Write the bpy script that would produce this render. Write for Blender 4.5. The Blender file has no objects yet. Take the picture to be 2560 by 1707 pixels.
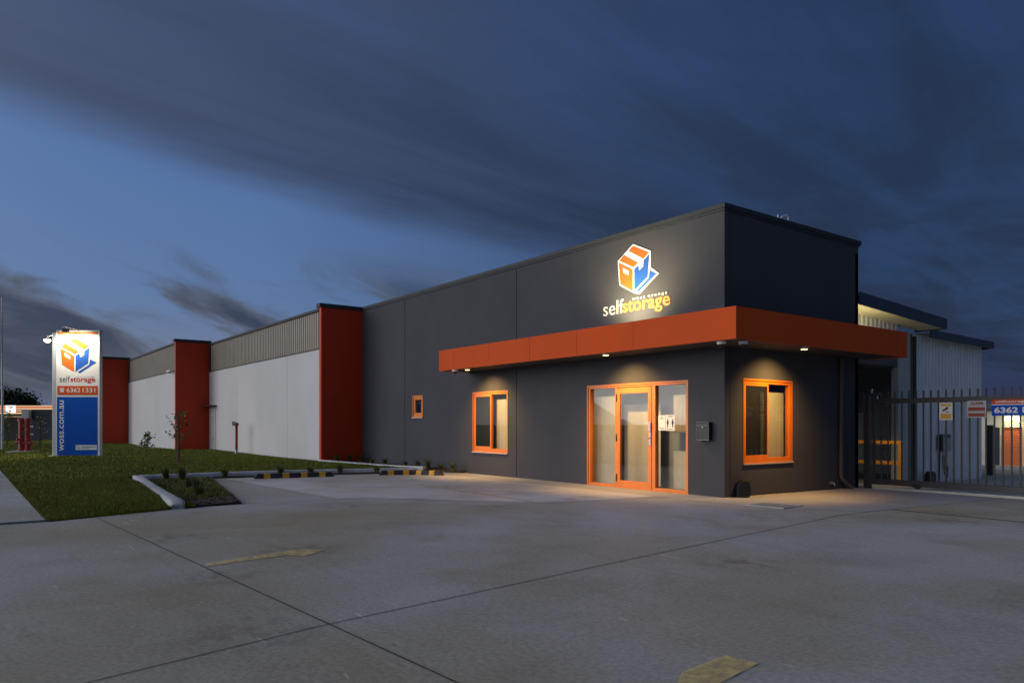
import bpy, bmesh, math, random
import numpy as np
from mathutils import Vector, Matrix
random.seed(7); rng = np.random.default_rng(11)
PI = math.pi
scn = bpy.context.scene
col = scn.collection

# ------------------------------------------------------------------ camera
cd = bpy.data.cameras.new('camera'); cam = bpy.data.objects.new('camera', cd); col.objects.link(cam)
cd.sensor_width = 36; cd.lens = 25.99; cd.shift_y = 0.0807; cd.clip_end = 6000
HEAD = math.radians(143.15)
cam.location = (8.324, -10.999, 1.32)
cam.rotation_euler = (PI/2, 0, HEAD - PI/2)
scn.camera = cam
VX, VY = math.cos(HEAD), math.sin(HEAD)        # horizontal view heading
RX, RY = VY, -VX

# ------------------------------------------------------------------ exposure
scn.view_settings.view_transform = 'Standard'; scn.view_settings.look = 'None'
scn.view_settings.exposure = 0.0; scn.view_settings.gamma = 1.0; scn.view_settings.use_curve_mapping = False
scn.cycles.use_denoising = True
scn.cycles.max_bounces = 8; scn.cycles.transparent_max_bounces = 12
scn.cycles.sample_clamp_indirect = 4.0
scn.cycles.caustics_reflective = False; scn.cycles.caustics_refractive = False

# ------------------------------------------------------------------ node helper
class NT:
    def __init__(s, tree): s.t = tree; s.n = tree.nodes; s.l = tree.links
    def new(s, typ, **kw):
        n = s.n.new(typ)
        for k, v in kw.items(): setattr(n, k, v)
        return n
    def put(s, sock, v):
        if v is None: return
        if isinstance(v, bpy.types.NodeSocket): s.l.new(v, sock)
        else: sock.default_value = v
    def math(s, op, a, b=None, c=None, clamp=False):
        n = s.new('ShaderNodeMath', operation=op, use_clamp=clamp)
        s.put(n.inputs[0], a); s.put(n.inputs[1], b); s.put(n.inputs[2], c)
        return n.outputs[0]
    def dot(s, a, v):
        n = s.new('ShaderNodeVectorMath', operation='DOT_PRODUCT'); s.put(n.inputs[0], a); n.inputs[1].default_value = v
        return n.outputs['Value']
    def comb(s, x, y, z=0.0):
        n = s.new('ShaderNodeCombineXYZ'); s.put(n.inputs[0], x); s.put(n.inputs[1], y); s.put(n.inputs[2], z); return n.outputs[0]
    def mapping(s, v, scale=(1, 1, 1), loc=(0, 0, 0), rot=(0, 0, 0)):
        n = s.new('ShaderNodeMapping'); s.put(n.inputs[0], v)
        n.inputs['Location'].default_value = loc; n.inputs['Scale'].default_value = scale; n.inputs['Rotation'].default_value = rot
        return n.outputs[0]
    def noise(s, v, scale=1.0, detail=4.0, rough=0.55, dist=0.0):
        n = s.new('ShaderNodeTexNoise'); s.put(n.inputs['Vector'], v); n.inputs['Scale'].default_value = scale
        n.inputs['Detail'].default_value = detail; n.inputs['Roughness'].default_value = rough; n.inputs['Distortion'].default_value = dist
        return n.outputs['Fac']
    def voronoi(s, v, scale=1.0, feature='F1'):
        n = s.new('ShaderNodeTexVoronoi', feature=feature, voronoi_dimensions='2D'); s.put(n.inputs['Vector'], v); n.inputs['Scale'].default_value = scale
        return n.outputs['Distance']
    def ramp(s, f, stops, interp='EASE'):
        n = s.new('ShaderNodeValToRGB'); cr = n.color_ramp; cr.interpolation = interp
        while len(cr.elements) < len(stops): cr.elements.new(0.5)
        for e, (p, c) in zip(cr.elements, stops):
            e.position = p; e.color = (c, c, c, 1) if not isinstance(c, (tuple, list)) else (*c[:3], 1)
        s.put(n.inputs[0], f); return n.outputs[0]
    def step(s, f, a, b):                       # smoothstep a..b -> 0..1
        n = s.new('ShaderNodeMapRange', interpolation_type='SMOOTHSTEP'); s.put(n.inputs[0], f)
        n.inputs[1].default_value = a; n.inputs[2].default_value = b; n.inputs[3].default_value = 0; n.inputs[4].default_value = 1
        return n.outputs[0]
    def mix(s, f, a, b, mode='MIX'):
        n = s.new('ShaderNodeMix', data_type='RGBA', blend_type=mode)
        s.put(n.inputs[0], f)
        for i, v in ((6, a), (7, b)):
            if isinstance(v, (tuple, list)): v = (*v[:3], 1)
            s.put(n.inputs[i], v)
        return n.outputs[2]

# ------------------------------------------------------------------ world: dusk sky with streaked cloud
w = bpy.data.worlds.new('World'); scn.world = w; w.use_nodes = True
t = NT(w.node_tree); t.n.clear()
tc = t.new('ShaderNodeTexCoord'); d = tc.outputs['Generated']
sep = t.new('ShaderNodeSeparateXYZ'); t.l.new(d, sep.inputs[0]); dz = sep.outputs[2]
zc = t.math('MAXIMUM', dz, 0.012)
A = math.radians(100)
al = t.math('DIVIDE', t.dot(d, (math.cos(A), math.sin(A), 0)), zc)       # along the wind, on the cloud plane
ac = t.math('DIVIDE', t.dot(d, (math.sin(A), -math.cos(A), 0)), zc)      # across the wind
side = t.dot(d, (RX, RY, 0))                                             # - left .. + right of the street front
elev = t.math('MAXIMUM', dz, 0.0)
# clear twilight: pale blue low down, deep blue high up, darker to the north-east
clear = t.ramp(elev, [(0.0, (0.115, 0.150, 0.235)), (0.07, (0.122, 0.180, 0.315)), (0.16, (0.100, 0.180, 0.360)), (0.32, (0.080, 0.160, 0.355)), (0.6, (0.035, 0.072, 0.19))], 'LINEAR')
dim = t.ramp(t.math('MULTIPLY_ADD', side, 0.8, 0.5), [(0.0, (1.15, 1.1, 1.05)), (0.25, (1.0, 1.0, 1.0)), (0.55, (0.52, 0.56, 0.62)), (0.80, (0.22, 0.27, 0.38)), (1.0, (0.14, 0.19, 0.30))], 'LINEAR')
clear = t.mix(1.0, clear, dim, 'MULTIPLY')
# the big streaked bank
warp = t.noise(t.comb(t.math('MULTIPLY', al, 0.50), t.math('MULTIPLY', ac, 0.9)), 1.0, 3, 0.5)
wisp = t.noise(t.comb(t.math('MULTIPLY', al, 0.40), t.math('MULTIPLY', ac, 2.4), 3.1), 1.0, 6, 0.62, 0.4)
c2 = t.math('ADD', ac, t.math('ADD', t.math('MULTIPLY_ADD', warp, 0.9, -0.45), t.math('MULTIPLY_ADD', wisp, 0.55, -0.27)))
bank = t.step(c2, -3.12, -2.30)
core = t.math('MULTIPLY', t.step(c2, -2.9, -2.35), t.math('SUBTRACT', 1.0, t.step(c2, -2.3, -1.2)))
streak = t.noise(t.comb(t.math('MULTIPLY', al, 0.42), t.math('MULTIPLY', ac, 1.9), 9.0), 1.0, 6, 0.60, 0.5)
puff = t.noise(t.comb(t.math('MULTIPLY', al, 0.8), t.math('MULTIPLY', ac, 0.9), 4.0), 1.0, 5, 0.55, 0.6)
ccol = t.mix(t.step(side, -0.55, 0.45), (0.058, 0.082, 0.155), (0.015, 0.030, 0.074))
ccol2 = t.mix(t.step(side, -0.55, 0.45), (0.058, 0.096, 0.215), (0.019, 0.048, 0.126))
over = t.mix(t.step(t.math('MULTIPLY_ADD', puff, 0.45, t.math('MULTIPLY', streak, 0.55)), 0.38, 0.60), ccol2, ccol)
deep = t.mix(t.step(side, -0.55, -0.15), t.mix(1.0, ccol, (0.92, 0.90, 0.92), 'MULTIPLY'), t.mix(1.0, ccol, (0.68, 0.68, 0.74), 'MULTIPLY'))
cl = t.mix(t.math('MULTIPLY', core, 0.9), over, t.mix(t.step(streak, 0.30, 0.66), ccol, deep))
sky = t.mix(bank, clear, cl)
# low broken cloud near the horizon on the left
az = t.math('ARCTAN2', side, t.dot(d, (VX, VY, 0)))
lu = t.math('SUBTRACT', t.math('MULTIPLY', az, 0.965), t.math('MULTIPLY', dz, 0.26)); lv = t.math('ADD', t.math('MULTIPLY', dz, 0.965), t.math('MULTIPLY', az, 0.26))
low = t.noise(t.comb(t.math('MULTIPLY', lu, 5.0), t.math('MULTIPLY', lv, 18.0), 12.5), 1.0, 6, 0.55, 0.5)
low = t.math('MULTIPLY_ADD', t.step(dz, 0.125, 0.03), 0.065, low)
lowm = t.math('MULTIPLY', t.step(low, 0.40, 0.56), t.math('MULTIPLY', t.step(dz, 0.235, 0.15), t.step(az, 0.16, -0.20)))
fade = t.step(dz, 0.010, 0.045)
sky = t.mix(t.math('MULTIPLY', t.math('MULTIPLY', lowm, fade), 0.92), sky, t.mix(t.step(low, 0.52, 0.68), (0.075, 0.090, 0.130), (0.030, 0.041, 0.078)))
blush = t.math('MULTIPLY', t.math('MULTIPLY', t.step(dz, 0.17, 0.03), t.step(side, 0.0, -0.4)), t.step(low, 0.56, 0.44))
sky = t.mix(t.math('MULTIPLY', blush, 0.42), sky, (0.20, 0.185, 0.215))
# after-glow on the western horizon, behind the street side
g = Vector((-0.38, -0.91, 0.20)).normalized()
gl = t.math('POWER', t.math('MAXIMUM', t.dot(d, tuple(g)), 0.0), 6.0)
gcol = t.mix(1.0, (1.0, 0.985, 1.0), t.comb(gl, gl, gl), 'MULTIPLY')
gs = t.new('ShaderNodeVectorMath', operation='SCALE'); t.l.new(gcol, gs.inputs[0]); gs.inputs['Scale'].default_value = 2.05
e2 = t.math('POWER', t.math('MAXIMUM', t.dot(d, tuple(Vector((0.94, -0.42, 0.30)).normalized())), 0.0), 2.0)  # blue fill glow added to the unseen eastern sky to brighten side walls
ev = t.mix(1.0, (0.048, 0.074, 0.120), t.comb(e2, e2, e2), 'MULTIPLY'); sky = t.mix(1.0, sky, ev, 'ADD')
nish = t.new('ShaderNodeTexSky', sky_type='NISHITA'); nish.sun_disc = False
SUN_EL = math.radians(13); SUN_DIR = Vector((-0.62, -0.78, 0)).normalized()
nish.sun_elevation = math.radians(1.0); nish.sun_rotation = math.atan2(SUN_DIR.x, SUN_DIR.y)
ns = t.new('ShaderNodeVectorMath', operation='SCALE'); t.l.new(nish.outputs[0], ns.inputs[0]); ns.inputs['Scale'].default_value = 0.008
ad = t.new('ShaderNodeVectorMath', operation='ADD'); t.l.new(gs.outputs[0], ad.inputs[0]); t.l.new(ns.outputs[0], ad.inputs[1])
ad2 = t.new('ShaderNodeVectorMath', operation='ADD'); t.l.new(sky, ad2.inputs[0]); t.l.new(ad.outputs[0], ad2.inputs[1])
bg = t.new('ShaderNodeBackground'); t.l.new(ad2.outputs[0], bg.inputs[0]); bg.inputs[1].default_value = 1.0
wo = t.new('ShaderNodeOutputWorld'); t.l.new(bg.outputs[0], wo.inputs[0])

# the last soft light from the west, after sunset
sd = bpy.data.lights.new('sun', 'SUN'); sun = bpy.data.objects.new('sun', sd); col.objects.link(sun)
sd.energy = 0.60; sd.angle = math.radians(28); sd.color = (1.0, 0.95, 0.90)
sv = Vector((SUN_DIR.x*math.cos(SUN_EL), SUN_DIR.y*math.cos(SUN_EL), math.sin(SUN_EL)))
sun.rotation_euler = sv.to_track_quat('Z', 'Y').to_euler(); sun.location = (-20, -30, 20)

# ------------------------------------------------------------------ materials
def pmat(name, c, rough=0.6, var=0.10, scale=1.5, bump=0.0, bscale=60, metal=0.0, spec=0.5, streak=0.0, dirt=0.0, dcol=(0.05, 0.045, 0.04)):
    m = bpy.data.materials.new(name); m.use_nodes = True
    t = NT(m.node_tree); b = t.n['Principled BSDF']
    o = t.new('ShaderNodeTexCoord').outputs['Object']
    f = t.noise(o, scale, 5, 0.6)
    lo = tuple(x*(1-var) for x in c); hi = tuple(min(1, x*(1+var)) for x in c)
    cc = t.mix(t.step(f, 0.3, 0.7), lo, hi)
    if streak:
        s = t.noise(t.mapping(o, (5, 5, 0.25)), 1.0, 4, 0.6)
        cc = t.mix(t.math('MULTIPLY', t.step(s, 0.45, 0.8), streak), cc, tuple(x*0.6 for x in c))
    if dirt:
        s = t.noise(o, 3.7, 6, 0.7)
        cc = t.mix(t.math('MULTIPLY', t.step(s, 0.52, 0.72), dirt), cc, dcol)
    t.l.new(cc, b.inputs['Base Color'])
    b.inputs['Roughness'].default_value = rough; b.inputs['Metallic'].default_value = metal
    b.inputs['Specular IOR Level'].default_value = spec
    if bump:
        bn = t.new('ShaderNodeBump'); bn.inputs['Strength'].default_value = bump; bn.inputs['Distance'].default_value = 0.01
        t.l.new(t.noise(o, bscale, 4, 0.6), bn.inputs['Height']); t.l.new(bn.outputs[0], b.inputs['Normal'])
    return m
def emit(name, c, s):
    m = bpy.data.materials.new(name); m.use_nodes = True
    t = NT(m.node_tree); t.n.clear()
    e = t.new('ShaderNodeEmission'); e.inputs[0].default_value = (*c, 1); e.inputs[1].default_value = s
    o = t.new('ShaderNodeOutputMaterial'); t.l.new(e.outputs[0], o.inputs[0]); return m
def glassmat(name, tint=(0.9, 0.93, 0.92), ior=1.5, boost=1.0):
    m = bpy.data.materials.new(name); m.use_nodes = True
    t = NT(m.node_tree); t.n.clear()
    ge = t.new('ShaderNodeNewGeometry'); dp = t.new('ShaderNodeVectorMath', operation='DOT_PRODUCT')
    t.l.new(ge.outputs['Normal'], dp.inputs[0]); t.l.new(ge.outputs['Incoming'], dp.inputs[1])
    cs = t.math('SUBTRACT', 1.0, t.math('ABSOLUTE', dp.outputs['Value']), clamp=True)
    fr = t.math('MULTIPLY_ADD', t.math('POWER', cs, 5.0), 0.92, 0.032)
    tr = t.new('ShaderNodeBsdfTransparent'); tr.inputs[0].default_value = (*tint, 1)
    g = t.new('ShaderNodeBsdfGlossy'); g.inputs['Roughness'].default_value = 0.012
    mx = t.new('ShaderNodeMixShader'); t.l.new(t.math('MULTIPLY', fr, boost, clamp=True), mx.inputs[0])
    t.l.new(tr.outputs[0], mx.inputs[1]); t.l.new(g.outputs[0], mx.inputs[2])
    o = t.new('ShaderNodeOutputMaterial'); t.l.new(mx.outputs[0], o.inputs[0]); return m
def concrete(name, base, rough=0.62, stain=0.35, warm=(1.0, 0.965, 0.93)):
    m = bpy.data.materials.new(name); m.use_nodes = True
    t = NT(m.node_tree); b = t.n['Principled BSDF']
    o = t.new('ShaderNodeTexCoord').outputs['Object']
    big = t.noise(o, 0.16, 4, 0.6); mid = t.noise(o, 0.9, 6, 0.65, 0.4); fin = t.noise(o, 28, 4, 0.7)
    swirl = t.noise(t.mapping(o, (0.5, 2.6, 1), rot=(0, 0, 0.35)), 0.9, 7, 0.68, 1.2)
    swirl2 = t.noise(t.mapping(o, (3.0, 0.45, 1), rot=(0, 0, -0.2)), 0.8, 7, 0.68, 1.0)
    c0 = tuple(base*x for x in warm)
    cc = t.mix(t.step(big, 0.32, 0.68), tuple(x*0.84 for x in c0), tuple(base*1.12 for x in c0))
    cc = t.mix(t.math('MULTIPLY', t.step(mid, 0.44, 0.74), stain), cc, tuple(x*0.62 for x in c0))
    cc = t.mix(t.math('MULTIPLY', t.step(swirl, 0.52, 0.72), stain*0.6), cc, tuple(x*0.55 for x in c0))
    cc = t.mix(t.math('MULTIPLY', t.step(swirl2, 0.56, 0.76), stain*0.6), cc, tuple(min(1, x*1.35) for x in c0))
    cc = t.mix(0.28, cc, t.mix(t.step(fin, 0.3, 0.7), (0.02, 0.02, 0.02), (0.6, 0.6, 0.6)), 'OVERLAY')
    # pale scuffs and trowel marks
    sc = t.noise(t.mapping(o, (1.1, 9.0, 1), rot=(0, 0, 0.5)), 1.1, 5, 0.75, 0.8)
    msk = t.step(t.noise(o, 0.7, 3, 0.5), 0.46, 0.60)
    cc = t.mix(t.math('MULTIPLY', t.math('MULTIPLY', t.step(sc, 0.61, 0.70), msk), 0.55), cc, tuple(min(1, base*1.9) for x in c0))
    gr = t.noise(o, 7.5, 5, 0.75, 0.3); cc = t.mix(t.math('MULTIPLY', t.step(gr, 0.50, 0.70), 0.16), cc, tuple(x*0.60 for x in c0))
    # small dark specks and oil spots
    v = t.voronoi(t.mapping(o, (1.0, 1.6, 1)), 1.15); sp = t.math('MULTIPLY', t.step(v, 0.022, 0.010), t.step(t.noise(o, 0.8, 2, 0.5), 0.45, 0.55))
    cc = t.mix(t.math('MULTIPLY', sp, 0.55), cc, (0.05, 0.045, 0.04))
    oil = t.math('MULTIPLY', t.step(t.voronoi(t.mapping(o, loc=(3.3, 1.7, 0)), 0.30), 0.20, 0.02), t.step(t.noise(o, 5.5, 5, 0.7), 0.42, 0.62))
    cc = t.mix(t.math('MULTIPLY', oil, 0.38), cc, (0.06, 0.055, 0.05))
    t.l.new(cc, b.inputs['Base Color'])
    b.inputs['Specular IOR Level'].default_value = 0.25
    rr = t.math('MULTIPLY_ADD', mid, 0.25, rough - 0.12); t.l.new(rr, b.inputs['Roughness'])
    bn = t.new('ShaderNodeBump'); bn.inputs['Strength'].default_value = 0.25; bn.inputs['Distance'].default_value = 0.006
    t.l.new(t.math('ADD', fin, t.math('MULTIPLY', swirl, 1.5)), bn.inputs['Height']); t.l.new(bn.outputs[0], b.inputs['Normal'])
    return m

M = {}
M['yard'] = concrete('yard_concrete', 0.47, stain=0.45, warm=(1.0, 0.875, 0.60))
M['parking'] = concrete('parking_concrete', 0.66, 0.50, 0.6, (1.0, 0.935, 0.84))
M['apron'] = concrete('apron_concrete', 0.48, 0.6, 0.25, (1.0, 0.96, 0.90))
M['path'] = concrete('path_concrete', 0.47, 0.65, 0.25, (1.0, 0.87, 0.66))
M['kerb'] = pmat('kerb_concrete', (0.52, 0.52, 0.53), 0.7, 0.14, 6, 0.4, 70, dirt=0.25)
M['joint'] = pmat('joint_sealant', (0.055, 0.050, 0.045), 0.8, 0.3, 8)
M['charcoal'] = pmat('charcoal_paint', (0.073, 0.075, 0.085), 0.75, 0.06, 0.7, 0.10, 130, streak=0.10, spec=0.06)
M['groove'] = pmat('dark_joint_filler', (0.012, 0.012, 0.013), 0.9, 0.1)  # near-black filler set back in the wall panel joints
M['cap'] = pmat('dark_capping', (0.040, 0.044, 0.050), 0.55, 0.08, 3, spec=0.2)
M['white'] = pmat('white_paint', (0.55, 0.55, 0.555), 0.7, 0.035, 0.45, 0.08, 110, streak=0.08, spec=0.12)
M['rust'] = pmat('orange_red_paint', (0.56, 0.042, 0.010), 0.55, 0.06, 0.8, 0.06, 120, streak=0.10, spec=0.3)
M['fascia'] = pmat('orange_red_panel', (0.60, 0.086, 0.018), 0.6, 0.05, 0.8, streak=0.05, spec=0.06)
M['seam'] = pmat('panel_seam', (0.75, 0.26, 0.14), 0.5, 0.05)
M['soffit'] = pmat('dark_soffit', (0.040, 0.040, 0.042), 0.7, 0.08, 2)
M['frame'] = pmat('orange_frame', (0.76, 0.200, 0.012), 0.36, 0.05, 3)
M['glass'] = glassmat('window_glass', boost=1.0)
M['screen'] = pmat('insect_screen', (0.012, 0.012, 0.011), 0.9, 0.1)
M['blind'] = pmat('blind_fabric', (0.62, 0.55, 0.42), 0.85, 0.05, 2.0, streak=0.12)
M['inner'] = pmat('interior_paint', (0.30, 0.31, 0.33), 0.8, 0.08, 2)
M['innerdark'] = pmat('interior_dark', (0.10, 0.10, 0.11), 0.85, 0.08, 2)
M['steel'] = pmat('galvanised_steel', (0.45, 0.46, 0.48), 0.38, 0.1, 5, metal=0.8)
M['dullsteel'] = pmat('dull_steel', (0.36, 0.39, 0.40), 0.6, 0.15, 8)
M['black'] = pmat('black_plastic', (0.012, 0.012, 0.013), 0.45, 0.15, 6)
M['rubber'] = pmat('black_rubber', (0.022, 0.022, 0.023), 0.7, 0.25, 9, 0.3, 60, dirt=0.3, dcol=(0.09, 0.08, 0.07))
M['yellow'] = pmat('worn_yellow', (0.66, 0.33, 0.02), 0.55, 0.2, 8, dirt=0.35, dcol=(0.12, 0.08, 0.03))
M['clad'] = pmat('pale_cladding', (0.31, 0.275, 0.22), 0.42, 0.07, 1.0, metal=0.2, streak=0.25)
M['shed'] = pmat('grey_blue_cladding', (0.74, 0.77, 0.78), 0.5, 0.06, 1.0, metal=0.0, streak=0.15)
M['shedcap'] = pmat('dark_blue_flashing', (0.035, 0.055, 0.085), 0.4, 0.08, 2, metal=0.2)
M['softlit'] = pmat('cream_soffit', (0.62, 0.58, 0.44), 0.5, 0.06, 2)
M['pole'] = pmat('white_pole', (0.62, 0.63, 0.66), 0.4, 0.06, 2)
M['gate'] = pmat('gate_steel', (0.050, 0.048, 0.048), 0.45, 0.12, 4, metal=0.2)
M['orange'] = pmat('safety_orange', (0.92, 0.36, 0.03), 0.42, 0.07, 3)
M['rollorange'] = pmat('orange_roller', (0.62, 0.13, 0.02), 0.45, 0.06, 2)
M['red'] = pmat('hydrant_red', (0.33, 0.016, 0.020), 0.38, 0.16, 6, dirt=0.15)
M['signwhite'] = pmat('sign_white', (0.78, 0.78, 0.76), 0.4, 0.02, 2)
M['signblue'] = pmat('sign_blue', (0.003, 0.080, 0.46), 0.5, 0.03, 2, spec=0.12)
M['logoblue'] = pmat('logo_blue', (0.025, 0.105, 0.42), 0.5, 0.03, 2, spec=0.12)
M['signorange'] = pmat('sign_orange', (0.66, 0.150, 0.022), 0.5, 0.03, 2, spec=0.12)
M['signred'] = pmat('sign_red', (0.62, 0.085, 0.018), 0.5, 0.03, 2, spec=0.12)
M['textgrey'] = pmat('text_grey', (0.07, 0.08, 0.11), 0.5, 0.03, 2)
M['textred'] = pmat('text_red', (0.50, 0.035, 0.012), 0.5, 0.03, 2)
M['textorange'] = pmat('text_orange', (0.76, 0.27, 0.04), 0.45, 0.03, 2)
M['textcream'] = pmat('text_cream', (0.82, 0.78, 0.68), 0.45, 0.03, 2)
M['silver'] = pmat('silver_channel', (0.50, 0.51, 0.52), 0.42, 0.05, 2, metal=0.35)
M['bark'] = pmat('bark', (0.085, 0.055, 0.036), 0.85, 0.25, 14, 0.5, 40)
M['stake'] = pmat('hardwood_stake', (0.13, 0.075, 0.04), 0.8, 0.2, 10)
M['soil'] = pmat('garden_soil', (0.060, 0.046, 0.034), 0.95, 0.4, 9, 0.9, 30)
M['mulch'] = pmat('bark_mulch', (0.105, 0.072, 0.048), 0.9, 0.55, 3)
M['amber'] = pmat('amber_paint', (0.72, 0.40, 0.03), 0.5, 0.04, 3)
M['alarmred'] = pmat('alarm_red', (0.30, 0.03, 0.015), 0.5, 0.06, 3)
M['paper'] = pmat('paper_white', (0.86, 0.85, 0.80), 0.7, 0.03, 3)
M['lampwarm'] = emit('lamp_warm', (1.0, 0.62, 0.20), 9.0)
M['lampflood'] = emit('lamp_flood', (1.0, 0.86, 0.62), 42.0)
M['lamptube'] = emit('lamp_tube', (1.0, 0.95, 0.50), 5.0)
M['litstripe'] = emit('lit_cream', (1.0, 0.62, 0.36), 0.85)
M['litorange'] = emit('lit_orange', (0.62, 0.10, 0.03), 0.75)
M['litred'] = emit('lit_red', (0.45, 0.05, 0.03), 0.5)
M['litwhite'] = emit('lit_white', (1.0, 0.98, 0.96), 1.15)
M['litgreen'] = emit('lit_green', (0.02, 0.05, 0.015), 0.6)
M['servicewall'] = pmat('dark_service_wall', (0.030, 0.038, 0.060), 0.7, 0.15, 1)
M['cabinet'] = pmat('pale_cabinet', (0.45, 0.46, 0.46), 0.6, 0.06, 2)
M['far'] = pmat('far_ground', (0.060, 0.070, 0.035), 0.95, 0.3, 0.05)
M['roof'] = pmat('roof_sheet', (0.25, 0.26, 0.28), 0.5, 0.08, 1)
M['sillmetal'] = pmat('sill_metal', (0.55, 0.42, 0.36), 0.4, 0.05, 3)

def leafmat(name, a, b, rough=0.55):
    m = bpy.data.materials.new(name); m.use_nodes = True
    t = NT(m.node_tree); bs = t.n['Principled BSDF']
    gi = t.new('ShaderNodeNewGeometry').outputs['Random Per Island']
    o = t.new('ShaderNodeTexCoord').outputs['Object']
    f = t.math('ADD', t.math('MULTIPLY', gi, 0.6), t.math('MULTIPLY', t.noise(o, 0.7, 4, 0.6), 0.5))
    t.l.new(t.mix(t.step(f, 0.2, 0.9), a, b), bs.inputs['Base Color']); bs.inputs['Roughness'].default_value = rough
    bs.inputs['Specular IOR Level'].default_value = 0.25
    return m
M['grass'] = leafmat('grass_blade', (0.080, 0.104, 0.004), (0.190, 0.205, 0.010))
M['leaf'] = leafmat('sapling_leaf', (0.06, 0.09, 0.02), (0.22, 0.23, 0.08))
M['strap'] = leafmat('strap_leaf', (0.05, 0.075, 0.014), (0.16, 0.18, 0.04))
M['tree'] = leafmat('tree_leaf', (0.018, 0.030, 0.012), (0.055, 0.075, 0.028))
m = bpy.data.materials.new('lawn_turf'); m.use_nodes = True; tt = NT(m.node_tree); bb = tt.n['Principled BSDF']
oo = tt.new('ShaderNodeTexCoord').outputs['Object']
n1 = tt.noise(oo, 0.5, 6, 0.65); n2 = tt.noise(tt.mapping(oo, (1.2, 3.5, 1)), 1.4, 6, 0.7); n3 = tt.noise(oo, 42, 4, 0.7)
gc = tt.mix(tt.step(n1, 0.32, 0.70), (0.080, 0.100, 0.004), (0.175, 0.188, 0.010))
gc = tt.mix(tt.math('MULTIPLY', tt.step(n2, 0.46, 0.72), 0.55), gc, (0.032, 0.050, 0.012))
gc = tt.mix(tt.math('MULTIPLY', tt.step(n3, 0.5, 0.8), 0.5), gc, (0.016, 0.030, 0.008))
tt.l.new(gc, bb.inputs['Base Color']); bb.inputs['Roughness'].default_value = 0.95; bb.inputs['Specular IOR Level'].default_value = 0.1
bn = tt.new('ShaderNodeBump'); bn.inputs['Strength'].default_value = 0.9; bn.inputs['Distance'].default_value = 0.03
tt.l.new(tt.math('ADD', n3, n2), bn.inputs['Height']); tt.l.new(bn.outputs[0], bb.inputs['Normal'])
M['lawn'] = m
m = bpy.data.materials.new('worn_line_paint'); m.use_nodes = True; tt = NT(m.node_tree); bb = tt.n['Principled BSDF']
oo = tt.new('ShaderNodeTexCoord').outputs['Object']
wn = tt.noise(oo, 9, 6, 0.75, 0.5); wn2 = tt.noise(oo, 1.3, 3, 0.6)
tt.l.new(tt.mix(wn2, (0.74, 0.56, 0.22), (0.78, 0.62, 0.28)), bb.inputs['Base Color']); bb.inputs['Roughness'].default_value = 0.7
tr = tt.new('ShaderNodeBsdfTransparent'); mx = tt.new('ShaderNodeMixShader')
tt.l.new(tt.math('MULTIPLY', tt.step(wn, 0.30, 0.72), 0.75), mx.inputs[0]); tt.l.new(bb.outputs[0], mx.inputs[1]); tt.l.new(tr.outputs[0], mx.inputs[2])
tt.l.new(mx.outputs[0], tt.n['Material Output'].inputs[0]); M['paint'] = m

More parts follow.
